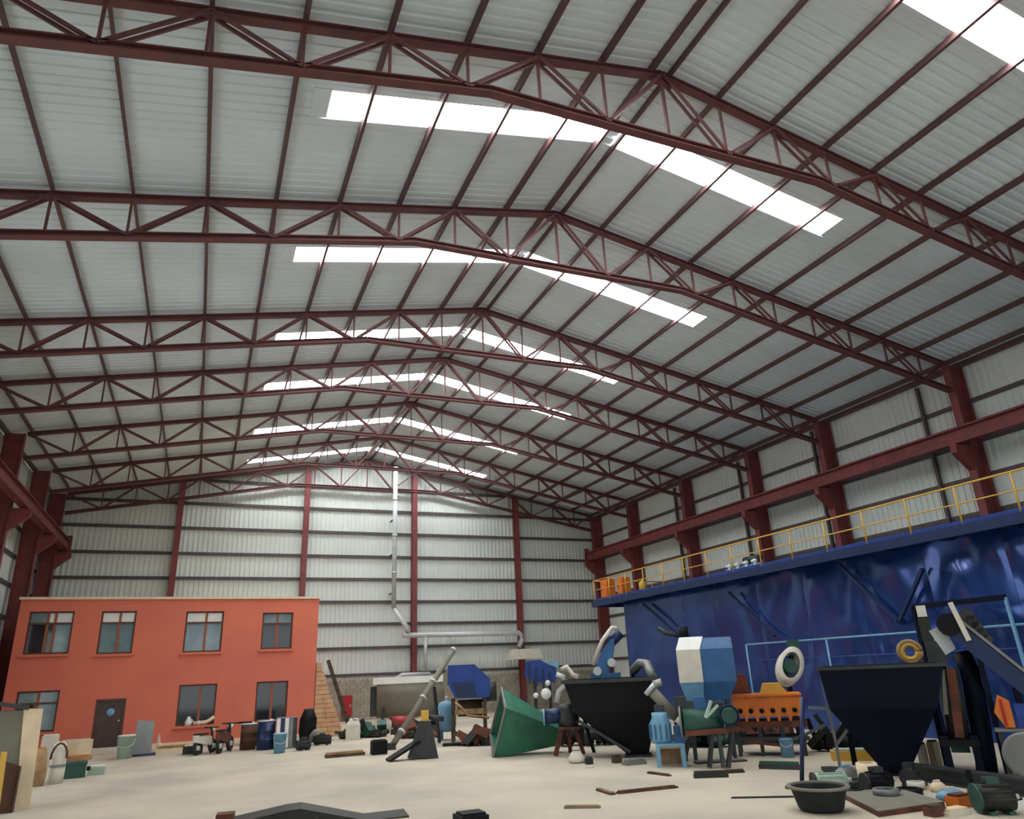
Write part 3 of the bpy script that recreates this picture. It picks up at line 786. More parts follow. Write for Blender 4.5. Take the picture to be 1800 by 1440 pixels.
# blue gear motor cluster behind the black hopper
t, L = fthing('gear_motor_set', 'blue gear motor with white pipes on a stand behind the green hopper', 'motor', 958, 1300)
mb = MB(); mb.prism([L(924, 1163), L(948, 1160), L(978, 1176), L(976, 1200), L(950, 1200), L(922, 1190)], (0, 1.0, 0)); mo = mb.build('housing', 'blue', t)
for k in range(4):
    a = L(928 + k * 12, 1166 + k * 4, -.06); mb = MB(); mb.box(a.x, a.x + .08, -.06, .0, a.z - .75, a.z - .05); mb.build('cooling_fin', 'blue_dark', mo)
mb = MB(); mb.prism([L(950, 1160, -.05), L(982, 1164, -.05), L(982, 1176, -.05)], (0, .9, 0)); mb.build('top_cover', 'lightblue', t)
a, b_ = L(940, 1200, .2), L(966, 1200, .2)
for x in (a.x, b_.x):
    for y in (.1, .9):
        mb = MB(); mb.box(x - .06, x + .06, y - .06, y + .06, 0, a.z + .1); mb.build('leg', 'dark_steel', t)
mb = MB(); mb.box(a.x - .1, b_.x + .1, 0, 1, a.z - 1.3, a.z - 1.2); mb.build('shelf', 'dark_steel', t)
mb = MB(); mb.path([L(978, 1185, -.1), L(990, 1190, -.1), L(992, 1205, -.1), L(982, 1215, -.1), L(978, 1235, -.1)], .1, 10); mb.build('pipe', 'galv', t)
mb = MB(); mb.path([L(985, 1178, .2), L(996, 1172, .2), L(1006, 1186, .2), L(1016, 1190, .2)], .09, 10); mb.build('pipe', 'offwhite', t)
for px, py, rr_ in ((960, 1220, .2), (942, 1223, .1), (963, 1201, .1)):
    c = L(px, py, -.3); mb = MB(); mb.lathe([(0, 0), (rr_ * .8, 0), (rr_, .06), (rr_, .3), (rr_ * .5, .4), (.05, .42), (.05, .6), (0, .6)], c, 14, 'y'); mb.build('end_cap', 'white', t)
# second blue motor on top of the black hopper rim
t = thing('auger_motor', 'blue auger motor unit perched above the black hopper rim', 'motor', Frame(1122, 1331).o, Frame(1122, 1331).rz)
L = Frame(1122, 1331); zr = L(1080, 1193).z + .01
a, b_ = L(1040, 1194, 1.64), L(1092, 1194, 1.64)
mb = MB(); mb.box(a.x, b_.x, 1.05, 1.75, zr, zr + .14); mb.build('base', 'midblue', t)
mb = MB(); mb.loft([rect(a.x + .1, b_.x - .35, 1.1, 1.7, zr + .14), rect(a.x + .4, b_.x - .15, 1.15, 1.65, zr + .8), rect(a.x + .7, b_.x - .1, 1.2, 1.6, zr + 1.15)]); mb.build('gear_case', 'midblue', t)
mb = MB(); mb.tube((b_.x - .3, 1.4, zr + 1.0), (b_.x + .1, 1.4, zr + 1.35), .18); mb.build('motor', 'blue_dark', t)
mb = MB(); mb.path([(a.x + .1, 1.2, zr + .4), (a.x + .45, 1.1, zr + 1.1), (a.x + .8, 1.1, zr + 1.5), (b_.x, 1.1, zr + 1.45)], .07, 8); mb.build('hose', 'offwhite', t)
for px, py in ((1075, 1165), (1050, 1180)):
    c = L(px, py, 1.0); mb = MB(); mb.tube((c.x, 1.0, c.z), (c.x, 1.35, c.z), .13); mb.build('coupling', 'galv', t)
t = thing('chute_mouth', 'pale curved chute pipe hanging over the black hopper corner', 'pipe', L.o, L.rz)
mb = MB(); mb.path([L(1112, 1180, 1.2), L(1125, 1166, 1.0), L(1138, 1168, .6), L(1142, 1180, .4), L(1148, 1192, .2)], .14, 10); mb.build('bend', 'grey_steel', t)
c = L(1150, 1196, .15); mb = MB(); mb.tube(c, c - Vector((-.05, 0, .2)), .19); mb.build('nozzle', 'offwhite', t)
c = L(1112, 1180, 1.2); mb = MB(); mb.beam(c, (c.x, 1.64, zr), .08, .08); mb.build('bracket', 'dark_steel', t)

# ------------------------------------------------------------------ mixing line in the middle
# blue and white feed bin
t, L = fthing('feed_bin', 'pale blue box feed bin with white front panel on a frame', 'bin', 1235, 1345)
D0 = .6
zt_ = L(1215, 1122, D0).z; zs_ = L(1215, 1142, D0).z; zb_ = L(1215, 1200, D0).z; zl = L(1215, 1232, D0).z
x0, x1, xr_ = L(1190, 1160, D0).x, L(1232, 1160, D0).x, L(1287, 1160, D0 + 1.0).x
def quad(pts): return [Vector(p) for p in pts]
A = [(x0, D0, zs_), (x0, D0, zb_), (x0 + .12, D0 + .05, zl), (x1 + .05, D0 + .05, zl), (x1, D0, zb_), (x1, D0, zs_)]
mb = MB(); mb.loft([rect(x0 + .15, xr_ - .25, D0 + .15, D0 + 1.3, zl), rect(x0 + .02, xr_, D0 + .02, D0 + 1.5, zb_), rect(x0 + .02, xr_, D0 + .02, D0 + 1.5, zs_), rect(x0 + .12, xr_, D0 + .25, D0 + 1.5, zt_)]); bd = mb.build('body', 'midblue', t)
mb = MB(); mb.prism([(x0, D0 - .02, zb_), (x1, D0 - .02, zb_), (x1, D0 - .02, zs_), (x0, D0 - .02, zs_)], (0, .04, 0)); mb.build('front_panel', 'offwhite', bd)
mb = MB(); mb.prism([(x0, D0 - .02, zs_), (x1, D0 - .02, zs_), (x1 + .12, D0 + .23, zt_ + .02), (x0 + .12, D0 + .23, zt_ + .02)], (0, .04, 0.02)); mb.build('sloped_panel', 'white', bd)
mb = MB(); mb.prism([(x0 + .0, D0 - .02, zb_), (x1, D0 - .02, zb_), (x1 - .05, D0 + .13, zl), (x0 + .13, D0 + .13, zl)], (0, .03, 0)); mb.build('throat_panel', 'lightblue', bd)
for x in (x0 + .2, xr_ - .3):
    for y in (D0 + .2, D0 + 1.3):
        mb = MB(); mb.box(x - .05, x + .05, y - .05, y + .05, 0, zl + .05); mb.build('leg', 'dark_steel', t)
mb = MB(); mb.tube((x0 + .25, D0 + .8, zt_), (x0 + .25, D0 + .8, zt_ + .35), .14); mb.build('air_valve', 'black_steel', t)
mb = MB(); mb.path([(x0 + .2, D0 + .8, zt_ + .1), (x0 - .25, D0 + .8, zt_ + .2), (x0 - .45, D0 + .8, zt_ + .35)], .07, 8); mb.build('air_hose', 'dark_steel', t)
# mixer body below the bin
t, L = fthing('pan_mixer', 'grey green drum mixer with round wheel and splayed legs under the feed bin', 'machine', 1262, 1350)
a, b_ = L(1215, 1262, -.3), L(1245, 1290, -.3)
mb = MB(); mb.tube((a.x - .25, .1, a.z - .1), (b_.x + .4, .25, a.z - .15), .33, .33, 18); dm = mb.build('drum', 'dark_green', t)
mb = MB(); mb.tube((a.x - .3, .1, a.z - .1), (a.x - .25, .1, a.z - .1), .37, n=18); mb.build('drum_flange', 'grey_steel', dm)
mb = MB(); mb.tube((b_.x + .4, .25, a.z - .15), (b_.x + .46, .25, a.z - .15), .37, n=18); mb.build('drum_flange', 'grey_steel', dm)
c = L(1282, 1258, -.2); rw = L(1300, 1258, -.2).x - c.x
mb = MB(); mb.lathe([(rw * .2, 0), (rw * .85, 0), (rw, -.06), (rw, .12), (rw * .85, .16), (rw * .2, .16)], c, 24, 'y'); wh = mb.build('belt_wheel', 'blue_dark', t)
mb = MB(); mb.lathe([(rw * .62, -.08), (rw * .8, -.08), (rw * .8, -.005), (rw * .62, -.005)], c, 24, 'y'); mb.build('wheel_ring', 'dark_green', wh)
for px0, px1 in ((1252, 1247), (1262, 1272), (1288, 1280)):
    p = L(px0, 1285, -.05); q = L(px1, 1350, -.15); q.z = .02
    mb = MB(); mb.beam(p, q, .09, .09); mb.build('leg', 'dark_steel', t)
p = L(1215, 1285, 1.2); q = L(1205, 1348, 1.2); q.z = .02; mb = MB(); mb.beam(p, q, .09, .09); mb.build('leg', 'dark_steel', t)
mb = MB(); mb.beam(L(1205, 1290, -.1), L(1300, 1282, -.1), .1, .12); mb.build('frame_rail', 'rust', t)
mb = MB(); mb.beam(L(1250, 1232, -.2), L(1240, 1262, -.3), .06, .06); mb.beam(L(1240, 1262, -.3), L(1262, 1240, -.2), .06, .06); mb.build('lever', 'pale_green', t)
for px, py in ((1196, 1240), (1214, 1248), (1230, 1240), (1262, 1250)):
    p = L(px, py, .1); mb = MB(); mb.box(p.x - .14, p.x + .14, .05, .4, p.z - .25, p.z + .2); mb.build('gear_block', 'dark_steel' if px != 1230 else 'midblue', t)
# slanted discharge pipe from the black hopper
t, L = fthing('discharge_pipe', 'pale slanted discharge pipe running from the black hopper to the mixer', 'pipe', 1175, 1340)
p0, p1 = L(1143, 1212, .2), L(1190, 1262, .1)
mb = MB(); mb.tube(p0, p1, .15, .13, 14); pp = mb.build('pipe', 'grey_panel', t)
mb = MB(); mb.path([p1, p1 + Vector((.12, 0, -.12)), p1 + Vector((.14, 0, -.55))], .13, 10); mb.build('elbow', 'offwhite', pp)
mb = MB(); mb.tube(p0 + Vector((-.05, 0, .05)), p0 + Vector((.04, 0, -.04)), .2); mb.build('flange', 'galv', pp)
q = p1 + Vector((.14, 0, -.5)); mb = MB(); mb.beam(q, (q.x, .1, 0), .06, .06); mb.build('prop', 'dark_steel', t)
# light blue motor bench
t, L = fthing('motor_bench', 'light blue steel bench carrying a light blue motor', 'bench', 1178, 1350)
zt_ = L(1175, 1308).z; xa, xb = L(1152, 1308).x, L(1204, 1308).x
mb = MB(); mb.box(xa, xb, 0, .7, zt_ - .06, zt_); mb.build('top', 'lightblue', t)
for x in (xa + .05, xb - .06):
    for y in (.05, .62):
        mb = MB(); mb.box(x - .05, x + .05, y - .05, y + .05, 0, zt_ - .06); mb.build('leg', 'lightblue', t)
c = ((xa + xb) / 2 - .2, .35, zt_)
mb = MB(); mb.lathe([(0, 0), (.26, 0), (.28, .1), (.28, .45), (.2, .6), (.2, .72), (0, .74)], c, 18); mo = mb.build('motor', 'lightblue', t)
for k in range(6):
    a = math.pi + k * math.pi / 6; mb = MB(); x, y = c[0] + .29 * math.cos(a), c[1] + .29 * math.sin(a); mb.box(x - .015, x + .015, y - .03, y + .03, zt_ + .1, zt_ + .45); mb.build('cooling_fin', 'midblue', mo)
mb = MB(); mb.box(c[0] + .32, c[0] + .6, .2, .5, zt_, zt_ + .4); mb.build('gearbox', 'midblue', t)
mb = MB(); mb.box(c[0] - .12, c[0] + .15, .3, .5, zt_ + .74, zt_ + .9); mb.build('junction_box', 'dark_steel', t)
t, L = fthing('cardboard_box', 'small tan carton on the floor under the light blue bench', 'box', 1168, 1345)
mb = MB(); mb.box(-.15, .45, .2, .5, 0, .42); mb.build('carton', 'wood', t)
mb = MB(); mb.box(-.15, .45, .19, .2, .36, .42); mb.build('flap', 'cream', t)

# orange vibrating feeder
t, L = fthing('vibrating_feeder', 'orange vibrating feeder with row of round holes on a rusty frame', 'machine', 1350, 1340)
D0 = 1.2
zt_ = L(1350, 1224, D0).z; zb_ = L(1350, 1268, D0).z; xa, xb = L(1288, 1240, D0).x, L(1408, 1240, D0).x
mb = MB(); mb.box(xa, xb, D0, D0 + 1.2, zb_ + .12, zt_); bd = mb.build('trough', 'orange', t)
w_ = xb - xa
for k in range(6):
    c = xa + w_ * (.1 + .16 * k)
    mb = MB(); mb.lathe([(0, 0), (.065, 0), (.065, .03), (0, .03)], (c, D0 - .03, zb_ + .27), 12, 'y'); mb.build('port', 'black_steel', bd)
for k in range(7):
    c = xa + w_ * (.02 + .16 * k)
    mb = MB(); mb.prism([(c - .07, D0 - .01, zb_ + .4), (c + .07, D0 - .01, zb_ + .4), (c + .03, D0 - .01, zb_), (c - .03, D0 - .01, zb_)], (0, .06, 0)); mb.build('tooth', 'orange', bd)
mb = MB(); mb.box(xa - .05, xb + .05, D0 - .04, D0 + 1.24, zt_, zt_ + .05); mb.build('rim', 'orange', bd)
p = L(1362, 1215, D0); mb = MB(); mb.prism([(p.x - .4, D0 + .2, zt_ + .05), (p.x + .35, D0 + .2, zt_ + .05), (p.x + .15, D0 + .2, zt_ + .32), (p.x - .3, D0 + .2, zt_ + .32)], (0, .7, 0)); mb.build('vibrator', 'yellow', t)
p = L(1300, 1212, D0 + 1); mb = MB(); mb.prism([(p.x - .6, D0 + .75, zt_ + .05), (p.x + .3, D0 + .75, zt_ + .05), (p.x + .2, D0 + .75, zt_ + .55), (p.x - .3, D0 + .75, zt_ + .65), (p.x - .6, D0 + .75, zt_ + .3)], (0, .5, 0)); mb.build('motor_guard', 'rust', t)
for y in (D0 + .1, D0 + 1.1):
    mb = MB(); mb.box(xa - .2, xb + .1, y - .05, y + .05, zb_ - .16, zb_); mb.build('rail', 'rust', t)
    mb = MB(); mb.box(xa - .2, xb + .1, y - .04, y + .04, zb_ - .5, zb_ - .4); mb.build('rail', 'dark_steel', t)
    for f_ in (0.02, .35, .68, .96):
        x = xa + w_ * f_; mb = MB(); mb.box(x - .05, x + .05, y - .045, y + .045, 0, zb_ - .16); mb.build('leg', 'dark_steel', t)
    mb = MB(); mb.beam((xa + .2, y - .06, zb_ - .5), (xb - .5, y - .06, .25), .06, .08); mb.build('brace', 'rust', t)
mb = MB(); mb.box(xa, xb, D0 + .15, D0 + 1.05, .3, .36); mb.build('lower_shelf', 'dark_green', t)
t, L = fthing('paint_tin', 'small light blue paint tin on the floor by the rusty frame', 'tin', 1386, 1333)
mb = MB(); mb.lathe([(0, 0), (.17, 0), (.17, .42), (.18, .43), (.18, .46), (0, .46)], (0, .2, 0), 16); mb.build('tin', 'lightblue', t)
mb = MB(); mb.path([(-.18, .2, .4), (-.12, .05, .3), (0, 0, .26), (.12, .05, .3), (.18, .2, .4)], .012, 6); mb.build('handle', 'galv', t)
# oval ring drum hung on a post
t, L = fthing('ring_drum', 'white oval ring drum with dark motor on a post before the blue wall', 'machine', 1392, 1330)
D0 = 2.6; c = L(1388, 1172, D0); ry = (L(1388, 1135, D0).z - L(1388, 1207, D0).z) / 2; tilt = .35
mb = MB(); n = 28; rings = []
ax = Vector((.3, -.9, .25)).normalized(); e1 = Vector((math.sin(.45), .1, math.cos(.45))); e1 = (e1 - ax * e1.dot(ax)).normalized(); e2 = ax.cross(e1)
def oval(r, h): return [c + ax * h + e1 * (r * ry * math.cos(2 * math.pi * i / n)) + e2 * (r * ry * .62 * math.sin(2 * math.pi * i / n)) for i in range(n)]
mb.loft([oval(.7, .2), oval(1, .2), oval(1, -.2), oval(.7, -.2), oval(.7, .2)], False, False, True); mb.build('ring', 'offwhite', t)
mb = MB(); mb.tube(c + ax * .1, c - ax * .5, ry * .36); mb.build('motor', 'dark_green', t)
mb = MB(); mb.beam(c - e1 * ry * .75 - ax*.1, c + e1 * ry * .95 - ax*.1, .12, .1); mb.build('cross_bar', 'dark_steel', t)
p = c + e1 * ry * .95; mb = MB(); mb.box(p.x - .18, p.x + .18, p.y - .15, p.y + .2, p.z - .15, p.z + .3); mb.build('gearbox', 'dark_green', t)
mb = MB(); mb.beam(c - ax * .45, (c.x, c.y + .45, 0), .14, .14); mb.build('post', 'black_steel', t)
# steel pole with foot
t, L = fthing('pole_stand', 'thin dark steel pole stand with braces beside the navy hopper', 'stand', 1410, 1386)
zt_ = L(1410, 1225).z
mb = MB(); mb.tube((0, 0, .03), L(1410, 1225), .045, n=10); mb.build('pole', 'blue_dark', t)
mb = MB(); mb.beam((-.3, -.1, .025), (.35, .15, .025), .12, .05); mb.beam((-.1, .3, .02), (.1, -.3, .02), .12, .04); mb.build('foot', 'rust', t)
mb = MB(); mb.beam((0, 0, L(1410, 1300).z), L(1450, 1275, .2), .05, .05); mb.build('brace', 'dark_steel', t)
t, L = fthing('scaffold_frame', 'grey Y shaped scaffold prop behind the thin steel pole', 'scaffold', 1470, 1352)
c = L(1470, 1310); mb = MB(); mb.beam((c.x, 0, 0), c, .07, .07); mb.build('upright', 'grey_steel', t)
for px, py in ((1455, 1240), (1506, 1262)):
    mb = MB(); mb.beam(c, L(px, py), .06, .06); mb.build('arm', 'grey_steel', t)
mb = MB(); mb.beam(L(1455, 1246), L(1420, 1244), .06, .06); mb.build('ledger', 'grey_steel', t)
mb = MB(); mb.box(-.2, .2, -.2, .2, 0, .03); mb.build('base_plate', 'dark_steel', t)

# ------------------------------------------------------------------ big navy hopper group
t, L = fthing('navy_hopper', 'large navy blue inverted pyramid hopper standing on its outlet', 'hopper', 1578, 1364)
xa, xb = L(1437, 1168, -.6).x, L(1662, 1176, -.6).x; zt_ = L(1550, 1170, -.6).z; zm = L(1550, 1245, -.4).z
mb = MB(); mb.hollow([rect(L(1556, 1360).x, L(1598, 1360).x, 0, .45, .05), rect(L(1458, 1245, -.5).x, L(1648, 1245, -.5).x, -.5, 1.7, zm), rect(xa, xb, -.6, 1.8, zt_)], .04); mb.build('shell', 'navy', t)
for a_, b__, y0_, y1_ in ((xa - .05, xb + .05, -.66, -.6), (xa - .05, xb + .05, 1.8, 1.86), (xa - .05, xa, -.6, 1.8), (xb, xb + .05, -.6, 1.8)):
    mb = MB(); mb.box(a_, b__, y0_, y1_, zt_ - .06, zt_ + .01); mb.build('rim_bar', 'dark_steel', t)
mb = MB(); mb.box(L(1550, 1362).x, L(1604, 1362).x, -.05, .5, 0, .05); mb.build('outlet_flange', 'black_steel', t)
for x in (xa + .3, xb - .25):
    mb = MB(); mb.beam((x, 1.7, zm), (x, 1.75, 0), .12, .12); mb.build('leg', 'navy', t)
# tan coil on the hopper rim
t = thing('hose_coil', 'tan hose coil resting on the navy hopper rim', 'coil', L.o, L.rz)
c = L(1603, 1163, 1.83); mb = MB(); n = 20
for k in range(2):
    rr_ = .24 - .07 * k
    pts = [Vector((c.x + rr_ * math.cos(a * math.pi / 9), 1.83, zt_ + .26 + rr_ * math.sin(a * math.pi / 9))) for a in range(19)]
    mb = MB(); mb.path(pts, .06, 8); mb.build('loop', 'wood' if k == 0 else 'yellow', t)
mb = MB(); mb.box(c.x - .08, c.x + .08, 1.8, 1.87, zt_ + .011, zt_ + .1); mb.build('clip', 'dark_steel', t)
# base skid beam with the tapered pipe tower on it
pa, pb = G(1596, 1371), G(1800, 1402)
t = thing('skid_beam', 'dark grey steel skid beam lying on the floor before the pipe tower', 'beam', (pa + pb) / 2, world=True)
dd = (pb - pa).normalized(); sd_ = Vector((dd.y, -dd.x, 0))
if sd_.dot(Vector((math.sin(YAW), math.cos(YAW), 0))) < 0: sd_ = -sd_
pb2 = pb + dd * 1.2
for k, (z0_, z1_, w0, w1) in enumerate(((0.0, .04, 0, .28), (.04, .26, .1, .14), (.26, .3, 0, .28))):
    mb = MB(); mb.obox((pa + pb2) / 2 + sd_ * (w0 + w1) / 2 + Vector((0, 0, (z0_ + z1_) / 2)), dd * (pb2 - pa).length / 2, sd_ * (w1 - w0) / 2, Vector((0, 0, (z1_ - z0_) / 2))); mb.build('flange' if k != 1 else 'web', 'dark_steel', t)
t, L = fthing('pipe_tower', 'rust streaked tapered pipe tower on dark legs beside the navy hopper', 'tower', 1690, 1372)
p0, p1 = L(1686, 1300, .6), L(1668, 1172, .6)
rb = (L(1706, 1300, .6).x - L(1666, 1300, .6).x) / 2
mb = MB(); mb.tube(p0, p1, rb * 1.05, rb * .8, 20); tw = mb.build('tower_pipe', 'dark_steel', t)
mb = MB()
s0, s1 = Vector((p0.x + rb * .1, .6 - rb * 1.03, p0.z + .05)), Vector((p1.x + rb * .1, .6 - rb * .8, p1.z - .05))
mb.beam(s0, s1, rb * .8, .03, (0, 1, 0)); mb.build('wear_strip', 'rust', tw)
s0, s1 = Vector((p0.x - rb * .68, .6 - rb * .82, p0.z + .5)), Vector((p1.x - rb * .52, .6 - rb * .65, p1.z - .05))
mb.beam; mb = MB(); mb.beam(s0, s1, rb * .5, .03, (-.6, 1, 0)); mb.build('primer_strip', 'grey_panel', tw)
for px in (1660, 1712):
    for d0_ in (.25, 1.0):
        p = L(px, 1300, d0_); mb = MB(); mb.box(p.x - .07, p.x + .07, d0_ - .07, d0_ + .07, 0, p0.z + .1); mb.build('leg', 'navy', t)
p, q = L(1660, 1302, .25), L(1712, 1302, .25)
mb = MB(); mb.box(p.x - .1, q.x + .1, .15, 1.1, p0.z - .1, p0.z + .02); mb.build('head_plate', 'black_steel', t)
mb = MB(); mb.box(p.x + .1, q.x - .1, .55, .65, .45, .62); mb.build('crossbar', 'dark_green', t)
# curved discharge neck at the side of the tower
mb = MB(); pts = [L(1690, 1150, 1.2), L(1703, 1175, 1.1), L(1712, 1215, 1.0), L(1722, 1270, .9), L(1732, 1330, .8), L(1736, 1362, .8)]
mb.path(pts, .2, 12); mb.build('curved_neck', 'navy', t)
# inclined conveyor
t, L = fthing('inclined_conveyor', 'navy inclined belt conveyor rising towards the blue wall', 'conveyor', 1760, 1392)
D0 = 1.6
hi, lo = L(1668, 1098, D0), L(1830, 1228, D0)
d = (lo - hi).normalized(); up_ = Vector((-d.z, 0, d.x))
if up_.z < 0: up_ = -up_
wid = .8
for y in (D0, D0 + wid):
    mb = MB(); mb.beam(hi + Vector((0, y - D0, 0)), lo + Vector((0, y - D0, 0)), .06, .34, up_); mb.build('side_frame', 'blue_dark', t)
mb = MB(); mb.beam(hi + up_ * .19 + Vector((0, wid / 2, 0)), lo + up_ * .19 + Vector((0, wid / 2, 0)), wid - .1, .03, up_); mb.build('belt', 'rubber', t)
mb = MB(); mb.beam(hi + up_ * .22 + Vector((0, -.03, 0)), lo + up_ * .22 + Vector((0, -.03, 0)), .05, .06, up_); mb.build('edge_guard', 'grey_steel', t)
mb = MB(); mb.tube(hi + Vector((0, -.05, 0)), hi + Vector((0, wid + .05, 0)), .24); mb.build('head_drum', 'black_steel', t)
for k in range(5):
    c = hi.lerp(lo, .06 + .07 * k) + up_ * (.38 - .03 * k)
    mb = MB(); mb.tube(c + Vector((0, .0, 0)), c + Vector((0, .35, 0)), .15 - .012 * k, n=10); mb.beam(c + Vector((0, .17, 0)), c + Vector((0, .17, 0)) - up_ * .3, .06, .06); mb.build('idler', 'black_olive' if k % 2 else 'dark_steel', t)
mb = MB(); mb.beam(hi + Vector((.12, -.08, .45)), hi + Vector((.3, -.08, -.35)), .06, .1); mb.build('head_bracket', 'offwhite', t)
mb = MB(); mb.prism([hi + Vector((-.42, .3, -.1)), hi + Vector((-.12, .3, -.0)), hi + Vector((.02, .3, -.5)), hi + Vector((-.2, .3, -.62))], (0, .25, 0)); mb.build('chute', 'galv', t)
for f_ in (.32, .72):
    c = hi.lerp(lo, f_)
    for y in (D0 + .05, D0 + wid - .05):
        mb = MB(); mb.beam((c.x, y, c.z), (c.x, y, 0), .1, .1); mb.build('leg', 'navy', t)
p = L(1752, 1240, D0 - .3)
# motor with orange guard under the conveyor
t, L = fthing('drive_motor', 'dark drive unit with orange guard and pale shelf beside the skid beam', 'machine', 1790, 1382)
zt_ = L(1780, 1282, .4).z; xa = L(1748, 1282, .4).x; xb = xa + 1.6
mb = MB(); mb.box(xa, xb, .4, 1.1, zt_ - .05, zt_); mb.build('shelf', 'grey_steel', t)
for x in (xa + .08, xb - .08):
    for y in (.46, 1.04):
        mb = MB(); mb.box(x - .04, x + .04, y - .04, y + .04, 0, zt_ - .05); mb.build('leg', 'dark_steel', t)
a = L(1752, 1270, .55)
mb = MB(); mb.prism([(a.x, .5, zt_ + .3), (a.x + .14, .5, zt_ + .02), (a.x + .3, .5, zt_ + .02), (a.x + .3, .5, zt_ + .5), (a.x + .12, .5, zt_ + .62)], (0, .4, 0)); mb.build('guard', 'orange', t)
mb = MB(); mb.box(a.x + .13, a.x + .18, .48, .5, zt_ + .05, zt_ + .55); mb.build('guard_stripe', 'red', t)
mb = MB(); mb.box(a.x + .36, a.x + 1.1, .5, .9, zt_, zt_ + .45); mb.build('gear_case', 'blue', t)
c = Vector((xa + .45, .38, zt_ * .5)); mb = MB(); mb.lathe([(.1, 0), (.42, 0), (.42, .2), (.1, .2)], c, 22, 'y'); mb.build('flywheel', 'black_steel', t)
mb = MB(); mb.lathe([(.36, -.02), (.43, -.02), (.43, 0), (.36, 0)], c, 22, 'y'); mb.build('flywheel_ring', 'grey_steel', t)
# dark portal frame before the enclosure
t = thing('portal_frame', 'dark portal frame with pale posts standing before the blue enclosure', 'frame', (19.6, 14, 0), world=True)
X_ = 19.3
p, q = PX(1604, 1063, X_), PX(1768, 1055, X_); z = (p.z + q.z) / 2
mb = MB(); mb.beam((X_, p.y, z), (X_, q.y, z), .1, .14); mb.build('lintel', 'navy', t)
mb = MB(); mb.beam((X_, p.y, z), (X_, p.y - .1, 0), .1, .1); mb.build('post', 'navy', t)
mb = MB(); mb.beam((X_, q.y, z), (X_, q.y - .1, 0), .07, .07); mb.build('post', 'lightblue', t)
p = PX(1622, 1120, 18.2)
t = thing('control_mast', 'olive green and grey control mast standing behind the navy hopper', 'mast', (p.x, p.y, 0), Frame(0, 0, o=(p.x, p.y, 0)).rz)
F_ = Frame(0, 0, o=(p.x, p.y, 0))
a, b_, c = F_(1612, 1085), F_(1632, 1085), F_(1622, 1128)
mb = MB(); mb.box(a.x, b_.x, 0, .35, c.z, a.z); mb.build('upper_box', 'black_olive', t)
mb = MB(); mb.box(a.x + .02, b_.x - .02, .03, .32, a.z, a.z + .3); mb.build('lamp_head', 'offwhite', t)
mb = MB(); mb.box(a.x + .03, b_.x + .25, -.02, .37, F_(1622, 1165).z, c.z); mb.build('lower_box', 'dark_steel', t)
mb = MB(); mb.box(a.x + .1, b_.x - .1, .1, .25, 0, F_(1622, 1165).z); mb.build('post', 'dark_steel', t)

# ------------------------------------------------------------------ floor clutter, right foreground
def tub(label, px, py, r, h, mat, rim):
    t, L = fthing('mixing_tub', label, 'tub', px, py)
    mb = MB(); n = 26
    o_ = [[Vector((rr * math.cos(2 * math.pi * i / n), r + rr * math.sin(2 * math.pi * i / n), z)) for i in range(n)] for rr, z in ((r * .72, 0), (r * .8, .05), (r, h))]
    mb.hollow(o_, .03); mb.build('bowl', mat, t)
    mb = MB(); mb.lathe([(r * .97, h - .02), (r * 1.12, h - .01), (r * 1.12, h + .03), (r * .97, h + .03)], (0, r, 0), n); mb.f = mb.f[:-2]; mb.sm = mb.sm[:-2]
    k = len(mb.v) // 4; mb.f += [(3 * n + i, 3 * n + (i + 1) % n, (i + 1) % n, i) for i in range(n)]; mb.sm += [False] * n; mb.build('rim', rim, t)
    return t
tub('black rubber mixing tub with dusty rim on the floor', 1446, 1434, .46, .36, 'rubber', 'grey_panel')
def plank(name, label, cat, p0, p1, w, h, mat, mat2, z=0.0, two=True):
    a, b_ = G(*p0), G(*p1); c = (a + b_) / 2; d = b_ - a
    t = thing(name, label, cat, (c.x, c.y, z), math.atan2(d.y, d.x))
    l = d.length / 2
    mb = MB(); mb.box(-l, l, -w / 2, w / 2, 0, h * .6); mb.build('board', mat, t)
    if two:
        mb = MB(); mb.box(-l * .96, l * .9, -w * .42, w * .35, h * .6, h); mb.build('top_strip', mat2, t)
    return t
plank('steel_strip', 'thin rusty steel strip lying on the floor near the bench', 'strip', (1085, 1396), (1190, 1385), .12, .06, 'rust', 'dark_wood')
plank('wood_offcut', 'short dark wood offcut lying beyond the rusty strip', 'offcut', (1052, 1390), (1078, 1398), .12, .06, 'dark_wood', 'wood')
plank('timber_plank', 'flat grey timber plank lying on the open concrete floor', 'plank', (992, 1421), (1056, 1420), .16, .05, 'grey_panel', 'wood')
plank('timber_batten', 'thin dark batten lying in front of the light blue bench', 'batten', (1140, 1360), (1178, 1365), .1, .05, 'dark_wood', 'rust')
plank('channel_bar', 'short dark steel channel lying in front of the drum mixer', 'bar', (1220, 1368), (1280, 1366), .16, .14, 'black_olive', 'black_olive')
plank('channel_offcut', 'thin dark offcut beside the short steel channel', 'offcut', (1275, 1360), (1308, 1358), .1, .08, 'black_olive', 'dark_wood')
plank('floor_beam', 'long dark beam lying in front of the rusty feeder frame', 'beam', (1336, 1351), (1408, 1353), .22, .16, 'dark_steel', 'dark_green')
plank('thin_rod', 'thin grey rod lying on the floor near the rubber tub', 'rod', (1285, 1404), (1400, 1402), .05, .03, 'dark_steel', 'dark_steel')
plank('skid_plank', 'dark heavy plank lying on the floor before the leaning conveyor', 'plank', (572, 1333), (640, 1327), .28, .16, 'dark_wood', 'wood')
plank('floor_skid', 'dark flat skid lying behind the light blue tank', 'skid', (778, 1312), (840, 1309), .3, .1, 'black_steel', 'dark_steel')
plank('base_plate_strip', 'dark floor strip lying behind the light blue bench', 'strip', (1222, 1343), (1310, 1338), .3, .07, 'dark_steel', 'grey_steel')
